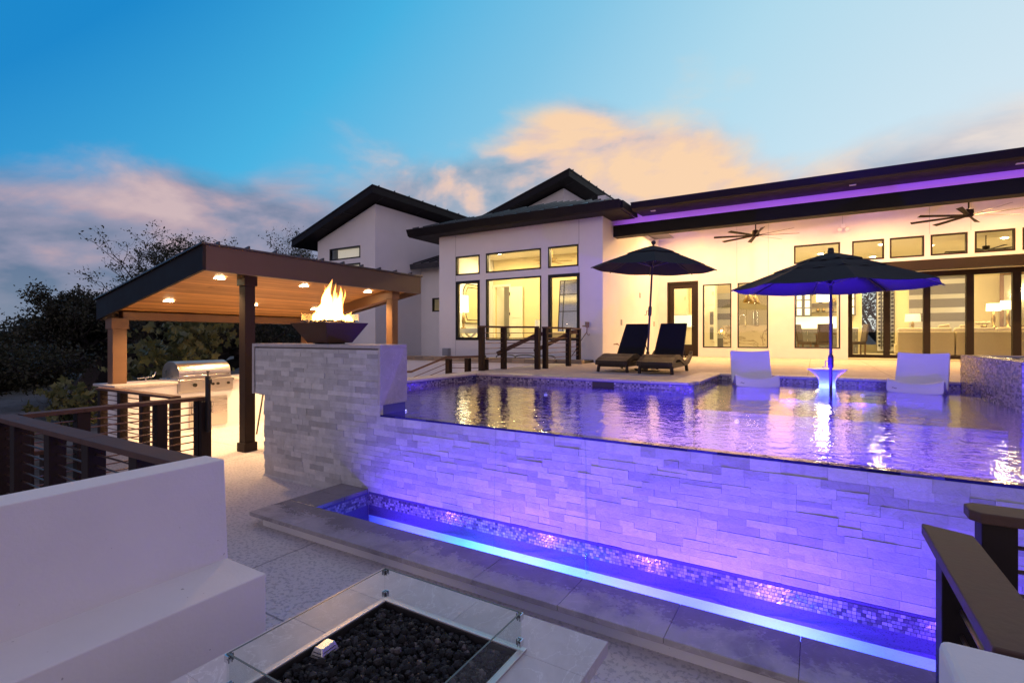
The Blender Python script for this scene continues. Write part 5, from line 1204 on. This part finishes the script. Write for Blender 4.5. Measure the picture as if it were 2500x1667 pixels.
def dchair(x, y, rz, lb_):
    r_ = thing('dining_chair', lb_, 'chair', (0, 0, 0), 'brown dining chairs'); b_ = MB(); b_.box(-.22, .22, -.22, .22, .40, .50); b_.build('seat', M['darkfab'], r_, bev=.02)
    b_ = MB(); b_.hexa([(-.22, .18, .5), (.22, .18, .5), (.22, .24, .5), (-.22, .24, .5)], [(-.22, .26, 1.08), (.22, .26, 1.08), (.22, .31, 1.08), (-.22, .31, 1.08)]); b_.build('backrest', M['darkfab'], r_, bev=.015)
    for sx in (-.19, .19):
        for sy in (-.19, .19): b_ = MB(); b_.box(sx - .02, sx + .02, sy - .02, sy + .02, 0, .40); b_.build('leg', M['wood'], r_)
    r_.location = (x, y, FLZ); r_.rotation_euler = (0, 0, R(rz)); return r_
c1 = dchair(-.22, 19.75, 70, 'brown dining chair seen from its side at the left of the window')
dup(c1, (.30, 19.55, FLZ), 'brown dining chair with its back to the kitchen window', R(180)); dup(c1, (1.22, 20.6, FLZ), 'brown dining chair just visible past the sliding door frame', R(-75))
dt = thing('dining_table', 'dark dining table between the brown chairs', 'table', (.5, 20.5, FLZ)); b_ = MB(); b_.box(0, 1.0, 20.0, 21.1, 1.76, 1.80); b_.build('tabletop', M['wood'], dt)
for sx in (.08, .92):
    for sy in (20.1, 21.0): b_ = MB(); b_.box(sx - .03, sx + .03, sy - .03, sy + .03, FLZ, 1.76); b_.build('leg', M['wood'], dt)
# wine rack wall: pegs holding bottles on a white column
wr = thing('wine_rack', 'white wall of pegs holding dark wine bottles in rows', 'wine rack', (2.3, 24.9, FLZ)); b_ = MB(); b_.box(2.16, 2.68, 24.72, 24.80, FLZ + .1, 3.9); b_.build('back_panel', M['white'], wr)
b_ = MB()
for x in (2.28, 2.42, 2.56): b_.box(x - .012, x + .012, 24.66, 24.70, FLZ + .15, 3.85)
b_.build('upright', M['black'], wr)
for j in range(16):
    for x in (2.21, 2.35, 2.49, 2.63):
        b_ = MB(); z = 1.35 + j * .155; b_.tube([(x, 24.72, z), (x, 24.52, z), (x, 24.48, z), (x, 24.40, z)], [.037, .037, .016, .014], 10); tag(b_.build('wine_bottle', M['black'], base=(x, 24.6, z)), 'dark wine bottle lying in the wine wall', 'bottle', 'bottles in the wine wall')
for (z0, z1, mm, lb_) in ((1.9, 2.27, 'bandB', 'lowest silver'), (2.27, 2.59, 'bandA', 'lowest dark grey'), (2.59, 2.79, 'bandB', 'second silver'), (2.79, 3.12, 'bandA', 'second dark grey'), (3.12, 3.29, 'bandB', 'third silver'), (3.29, 3.67, 'bandA', 'third dark grey'), (3.67, 3.85, 'bandB', 'topmost silver'), (3.85, 4.02, 'bandA', 'topmost dark grey')):
    b_ = MB(); b_.box(3.14, 4.86, 24.55 + (.01 if mm == 'bandB' else 0), 24.598, z0, z1); tag(b_.build('panel_band', M[mm], base=(4, 24.57, z0)), lb_ + ' band of the living room feature wall', 'panel band')
def sofa(name, lb_, x0, x1, y0, y1, cush):
    r_ = thing(name, lb_, 'sofa', ((x0 + x1) / 2, (y0 + y1) / 2, FLZ)); b_ = MB(); b_.box(x0, x1, y0, y0 + .22, 1.12, 1.85); b_.build('back', M['ivory'], r_, bev=.03, seg=3)
    b_ = MB(); b_.box(x0, x1, y0 + .225, y1, 1.12, 1.46); b_.build('seat', M['ivory'], r_, bev=.03, seg=3)
    w = (x1 - x0) / cush
    for i in range(cush): b_ = MB(); b_.box(x0 + i * w + .015, x0 + (i + 1) * w - .015, y0 + .23, y0 + .46, 1.465, 1.975); b_.build('cushion', M['ivory'], r_, bev=.06, seg=4)
    for x in (x0 + .08, x1 - .08): b_ = MB(); b_.box(x - .03, x + .03, y0 + .04, y1 - .04, FLZ, 1.12); b_.build('leg', M['wood'], r_)
sofa('sofa', 'long ivory sofa with its back to the sliding doors', 3.73, 6.6, 20.25, 21.2, 3); sofa('sofa', 'short ivory sofa section at the left end of the sectional', 2.30, 3.70, 20.25, 21.2, 2)
for i, (x, y, lb_) in enumerate(((3.52, 20.75, 'peaked ivory throw pillow on the short sofa section'), (4.05, 20.85, 'ivory throw pillow at the left end of the long sofa'))):
    b_ = MB(); b_.hexa([(x - .17, y, 1.80), (x + .17, y, 1.80), (x + .17, y + .12, 1.80), (x - .17, y + .12, 1.80)], [(x - .12, y + .02, 2.06), (x + .16, y + .02, 2.10), (x + .16, y + .1, 2.10), (x - .12, y + .1, 2.06)]); tag(b_.build('throw_pillow', M['ivory'], base=(x, y, 1.8), bev=.04, seg=3), lb_, 'pillow')
def lamp(x, y, z0, z1, zs, rs_, m, lb_, pw_):
    o = thing('table_lamp', lb_, 'table lamp', (x, y, z0)); b_ = MB(); b_.lathe([(.09, z0), (.09, z0 + .02), (.03, z0 + .05), (.055, (z0 + z1) / 2), (.02, z1 + .03)], (x, y), 18); b_.build('base', M['gold'], o, smooth=True)
    b_ = MB(); b_.lathe([(rs_, z1), (rs_ * .93, zs)], (x, y), 26, 0, False); q = b_.build('lamp_shade', M[m], o); s_ = q.modifiers.new('solid', 'SOLIDIFY'); s_.thickness = .004
    if pw_: light('lamp_light', 'POINT', (x, y, zs + .12), pw_, (1, .74, .40), o, .08)
cn = boxt('console_table', 'dark console table at the feature wall behind the short sofa', 'table', 'wood', (2.7, 3.25, 22.3, 22.7, FLZ, 1.97))
lamp(2.975, 22.5, 1.972, 2.22, 2.49, .23, 'shadedim', 'unlit looking drum lamp on the console behind the sofa', 0)
cs = boxt('console_table', 'walnut console table under the leaning mirror', 'table', 'wood', (4.7, 6.2, 22.4, 22.95, FLZ, 1.99))
lamp(5.10, 22.55, 1.992, 2.55, 2.79, .19, 'shade', 'lit drum lamp on the walnut console, the left one of its pair', 14); lamp(5.50, 22.75, 1.992, 2.60, 2.88, .20, 'shade', 'lit drum lamp in front of the leaning mirror, the right one of its pair', 14)
mr = thing('floor_mirror', 'tall wood framed mirror leaning on the living room wall', 'mirror', (5.75, 23.6, 1.99)); b_ = MB()
for a, b2 in (((5.5, 23.4, 2.0), (5.62, 23.9, 3.9)), ((6.4, 23.4, 2.0), (6.4, 23.9, 3.9)), ((5.5, 23.4, 2.0), (6.4, 23.4, 2.0)), ((5.62, 23.9, 3.9), (6.4, 23.9, 3.9))): b_.bar(a, b2, .10, .05, (0, 1, 0))
b_.build('frame', M['wood'], mr); b_ = MB(); b_.add([(5.55, 23.42, 2.05), (6.36, 23.42, 2.05), (6.36, 23.9, 3.85), (5.66, 23.9, 3.85)], [(0, 1, 2, 3)]); b_.build('mirror_glass', simple('mirror_silver', (.8, .8, .78), .13, 1, 0, 1, 0), mr)
fl = thing('flower_vase', 'low arrangement of cream flowers on the walnut console', 'flowers', (4.95, 22.5, 1.99)); b_ = MB(); b_.lathe([(.06, 1.992), (.09, 2.04), (.07, 2.08)], (4.85, 22.5), 16); b_.build('bowl', M['gold'], fl); b_ = MB(); rocks(b_, 4.65, 5.02, 22.42, 22.58, 2.15, 40, .025, .05, rnd); b_.build('blossom', M['ivory'], fl)
# bedroom
dl = thing('interior_door', 'cream panelled bedroom door standing open, with dark hinges', 'door', (-9.0, 15.25, FLZ)); b_ = MB(); b_.box(-9.22, -8.72, 15.20, 15.245, FLZ + .31, 3.45); q = b_.build('leaf', M['cabwhite'], dl, bev=.004)
b_ = MB()
for z0, z1 in ((1.5, 2.2), (2.35, 3.3)): b_.box(-9.14, -8.80, 15.188, 15.199, z0, z1)
b_.build('panel', M['cabwhite'], dl, bev=.01); b_ = MB()
for z in (1.7, 2.45, 3.15): b_.box(-9.255, -9.225, 15.19, 15.23, z, z + .10)
b_.build('hinge', M['black'], dl)
b_ = MB()
for q in ((-9.99, -9.90, 15.26, 15.299, FLZ + .3, 3.56), (-9.30, -9.25, 15.26, 15.299, FLZ + .3, 3.56), (-9.90, -9.30, 15.26, 15.299, 3.47, 3.56)): b_.box(*q)
tag(b_.build('door_casing', M['cabwhite'], base=(-9.6, 15.28, 1.3), bev=.004), 'cream casing round the bedroom doorway', 'door casing')
pc = thing('hall_picture', 'tall dark picture in a white frame on the hall wall', 'picture', (-9.9, 17.3, 2.1)); b_ = MB(); b_.box(-9.98, -9.5, 17.36, 17.399, 2.05, 3.25); b_.build('frame', M['white'], pc); b_ = MB(); b_.box(-9.92, -9.56, 17.35, 17.36, 2.12, 3.18); b_.build('canvas', M['darkfab'], pc)
lamp(-9.75, 13.15, 1.95, 2.48, 3.02, .17, 'shade', 'tall lit lamp with white shade on the bedroom nightstand', 8)
wm = thing('wall_mirror', 'cream mirror with notched corners and dark outline on the bedroom wall', 'mirror', (-9.98, 13.9, 2.1)); oct_ = [(13.45, 2.35), (13.55, 2.15), (14.55, 2.15), (14.65, 2.35), (14.65, 3.25), (14.5, 3.45), (13.6, 3.45), (13.45, 3.25)]
b_ = MB(); b_.prism(oct_, 'x', -9.985, -9.96); b_.build('frame', M['cream'], wm); b_ = MB(); pts = [(-9.955, y, z) for y, z in oct_ + oct_[:1]]; b_.tube(pts, .014, 6); c0 = (14.05, 2.8); b_.tube([(-9.955, c0[0] + (y - c0[0]) * .8, c0[1] + (z - c0[1]) * .84) for y, z in oct_ + oct_[:1]], .012, 6); b_.build('outline', M['black'], wm)
ns = thing('nightstand', 'white nightstand with crossed legs under the bedroom lamp', 'nightstand', (-9.7, 13.2, 1.33)); b_ = MB(); b_.box(-9.95, -9.05, 12.95, 13.45, 1.80, 1.95); b_.build('tabletop', M['white'], ns, bev=.006)
for y in (13.0, 13.4): b_ = MB(); b_.bar((-9.85, y, 1.33), (-9.15, y, 1.80), .04, .05); b_.bar((-9.15, y, 1.33), (-9.85, y, 1.80), .04, .05); b_.build('leg', M['white'], ns)
gm = thing('grid_mirror', 'tall black gridded mirror leaning in the bedroom', 'mirror', (-7.0, 14.6, 1.33)); b_ = MB(); tp = lambda x, z: (x, 14.6 + (z - 1.33) * .10, z)
for x in (-7.08, -6.93, -6.4, -5.85): b_.bar(tp(x, 1.4), tp(x, 3.5), .022, .03, (0, 1, 0))
for z in (1.4, 1.95, 2.5, 3.05, 3.5): b_.bar(tp(-7.08, z), tp(-5.85, z), .022, .03, (0, 1, 0))
b_.build('grid', M['black'], gm); b_ = MB(); b_.add([tp(-7.08, 1.4), tp(-5.85, 1.4), tp(-5.85, 3.5), tp(-7.08, 3.5)], [(0, 1, 2, 3)]); b_.build('mirror_glass', MATS['mirror_silver'], gm)
bd = thing('bed', 'bed with cream covers below the right bedroom window', 'bed', (-6.2, 13.8, 1.33)); b_ = MB(); b_.box(-6.95, -5.05, 13.3, 14.4, 1.34, 1.84); b_.build('mattress', M['ivory'], bd, bev=.06, seg=4); b_ = MB(); b_.box(-5.6, -5.1, 13.4, 14.3, 1.842, 1.97); b_.build('pillow', M['ivory'], bd, bev=.05, seg=3)
lamp(-7.25, 13.6, 1.70, 1.96, 2.20, .10, 'shadedim', 'small drum lamp beside the bed', 0); boxt('bedside_table', 'dark bedside table carrying the small drum lamp', 'table', 'wood', (-7.45, -7.05, 13.4, 13.8, 1.33, 1.698))
bf = thing('bedroom_fan', 'brass ceiling fan with flat blades inside the bedroom', 'ceiling fan', (-6.85, 13.75, 4.0)); b_ = MB(); b_.tube([(-6.85, 13.75, 4.1), (-6.85, 13.75, 4.45)], .012, 8); b_.lathe([(.06, 3.95), (.06, 4.08)], (-6.85, 13.75), 16); b_.build('motor', M['gold'], bf)
for k_ in range(5):
    a = k_ * 2 * math.pi / 5 + .3; b_ = MB(); d_ = Vector((math.cos(a), math.sin(a), 0)); b_.bar(Vector((-6.85, 13.75, 3.98)) + d_ * .07, Vector((-6.85, 13.75, 3.98)) + d_ * .62, .13, .008); b_.build('blade', M['gold'], bf)
lf = thing('living_fan', 'bronze ceiling fan inside seen through the clerestory windows', 'ceiling fan', (4.4, 20.2, 4.25)); b_ = MB(); b_.tube([(4.4, 20.2, 4.4), (4.4, 20.2, IC)], .014, 8); b_.lathe([(.085, 4.28), (.09, 4.4)], (4.4, 20.2), 16); b_.build('motor', M['bronze'], lf)
for k_ in range(8):
    a = k_ * math.pi / 4 + .2; b_ = MB(); d_ = Vector((math.cos(a), math.sin(a), 0)); b_.bar(Vector((4.4, 20.2, 4.27)) + d_ * .08, Vector((4.4, 20.2, 4.27)) + d_ * 1.0, .09, .008, (0, .3, 1)); b_.build('blade', M['bronze'], lf)

# ================================================================== TREES
def tree(name, label, cat, x, y, z, hgt, spread, lean, seed, leafm, leafsize, nleaf, trunk_r, depth=5, clump=.5, group=None, first=.25, lobed=False, up=.45):
    q = random.Random(seed); r_ = thing(name, label, cat, (x, y, z), group); tb = MB(); lv = MB(); tips = []
    def branch(p, d_, L, r0, lev):
        n = 5; pts = [p.copy()]; rs2 = [r0]
        for i in range(n):
            d_ = (d_ + Vector((q.gauss(0, .20), q.gauss(0, .20), q.gauss(0, .13) + (.05 if lev > 1 else 0)))).normalized(); p = p + d_ * L / n; pts.append(p.copy()); rs2.append(r0 * (1 - .45 * (i + 1) / n))
        tb.tube(pts, rs2, 7 if lev < 2 else 4, False)
        if lev >= depth - 1: tips.extend(pts[2:])
        if lev == depth: return
        k_ = q.randint(3, 4) if lev > 0 else q.randint(4, 6)
        for i in range(k_):
            s = q.uniform(.45, 1) if lev else q.uniform(.55, 1); j = min(n, max(1, int(s * n + .5))); a = q.uniform(0, 6.283); base = pts[j]
            out = Vector((math.cos(a), math.sin(a), q.uniform(-.15, .75) * up * 2)).normalized()
            nd = (d_ * (.55 if lev else .25) + out * (.9)).normalized(); branch(base, nd, L * q.uniform(.58, .80), rs2[j] * .68, lev + 1)
    branch(Vector((x, y, z)), Vector((lean[0], lean[1], 1)).normalized(), hgt * first, trunk_r, 0)
    # normalise to the wanted height / spread
    top = max(t_.z for t_ in tips) - z; wid = max(1e-3, sorted(math.hypot(t_.x - x, t_.y - y) for t_ in tips)[int(len(tips) * .95)])
    fz, fx = hgt / top, spread / wid; tb.v = [(x + (a - x) * fx, y + (b2 - y) * fx, z + (c2 - z) * fz) for a, b2, c2 in tb.v]; tips = [Vector((x + (t_.x - x) * fx, y + (t_.y - y) * fx, z + (t_.z - z) * fz)) for t_ in tips]
    tb.build('trunk', M['bark'], r_)
    keep = [t_ for t_ in tips if q.random() < .8]
    for i in range(nleaf):
        c_ = q.choice(keep); pp = c_ + Vector((q.gauss(0, clump), q.gauss(0, clump), q.gauss(0, clump * .7))); s = leafsize * q.uniform(.6, 1.35)
        a = Vector((q.gauss(0, 1), q.gauss(0, 1), q.gauss(0, .7))).normalized(); b2 = a.orthogonal().normalized(); b2 = (Matrix.Rotation(q.uniform(0, 6.28), 3, a) @ b2); c2 = a.cross(b2)
        if lobed:
            pts = []
            for k2 in range(10):
                an = 2 * math.pi * k2 / 10; rr_ = s * (1.0 if k2 % 2 == 0 else .52) * (.8 if k2 in (4, 6) else 1); pts.append(pp + b2 * math.cos(an) * rr_ + c2 * math.sin(an) * rr_ + a * (.12 * s * math.cos(an * 2)))
            lv.add(pts, [tuple(range(10))])
        else:
            lv.add([pp - b2 * s, pp + c2 * s * .5 + a * s * .12, pp + b2 * s, pp - c2 * s * .5 + a * s * .1], [(0, 1, 2, 3)])
    lv.build('crown', leafm, r_); return r_
GT = 'oak trees beyond the terrace'
tree('oak_tree', 'spreading dark oak whose upper crown rises over the left pavilion roof', 'tree', -25.4, 12.7, -.9, 7.2, 4.3, (.1, 0), 3, M['oakleaf'], .052, 20000, .32, 6, .10, GT)
tree('oak_tree', 'thin crowned oak standing behind the middle of the pavilion roof', 'tree', -24.5, 16.8, -.9, 8.6, 2.7, (0, .1), 8, M['oakleaf'], .052, 11000, .26, 6, .10, GT)
tree('oak_tree', 'broad dark oak at the far left with low branches', 'tree', -21.5, 7.4, -.9, 4.45, 3.6, (0, 0), 12, M['oakleafdark'], .055, 20000, .30, 6, .12, GT)
tree('oak_tree', 'dark oak at the left picture edge behind the railing', 'tree', -17, 2.9, -.9, 3.3, 3.0, (0, -.1), 17, M['oakleafdark'], .055, 14000, .24, 5, .22, GT)
tree('oak_tree', 'small dense dark oak behind the grill counter', 'tree', -20, 11.0, -.9, 4.3, 3.8, (0, 0), 23, M['oakleafdark'], .065, 16000, .24, 5, .30, GT)
tree('oak_tree', 'dark oak under the pavilion eave beside the stone plinth', 'tree', -22, 16.5, -.9, 4.6, 3.6, (0, 0), 29, M['oakleafdark'], .065, 14000, .24, 5, .30, GT)
tree('oak_tree', 'small bare topped oak showing above the bedroom roof', 'tree', -15.2, 25, -.9, 10.3, 2.6, (0, 0), 31, M['oakleaf'], .07, 2600, .24, 6, .16, GT)
tree('oak_tree', 'distant dark oak low on the left horizon', 'tree', -38, 16, -1.2, 4.6, 6.5, (0, 0), 37, M['oakleafdark'], .11, 10000, .3, 5, .4, GT)
tree('oak_tree', 'distant dark oak filling the gap left of the pavilion', 'tree', -36, 10, -1.2, 4.0, 6.5, (0, 0), 41, M['oakleafdark'], .11, 10000, .3, 5, .4, GT)
tree('oak_tree', 'distant dark oak seen between pavilion posts', 'tree', -34, 26, -1.2, 5.5, 7.0, (0, 0), 43, M['oakleafdark'], .11, 10000, .3, 5, .4, GT)
tree('oak_tree', 'oak in the front yard seen through the rear window by the wine wall', 'tree', 4.0, 34, -.9, 5.5, 3.2, (0, 0), 47, M['oakleaf'], .08, 3500, .24, 5, .25, GT)
tree('sycamore_sapling', 'young sycamore with large pale green leaves behind the grill counter', 'tree', -12.1, 5.6, -.6, 3.15, 1.45, (0, 0), 51, M['sycleaf'], .105, 900, .06, 4, .22, None, .35, True, .5)
tree('sycamore_sapling', 'low leafy sycamore shoot left of the grill counter', 'tree', -11.6, 3.5, -.6, 1.5, .75, (0, 0), 57, M['sycleaf'], .085, 230, .03, 4, .16, None, .35, True, .5)
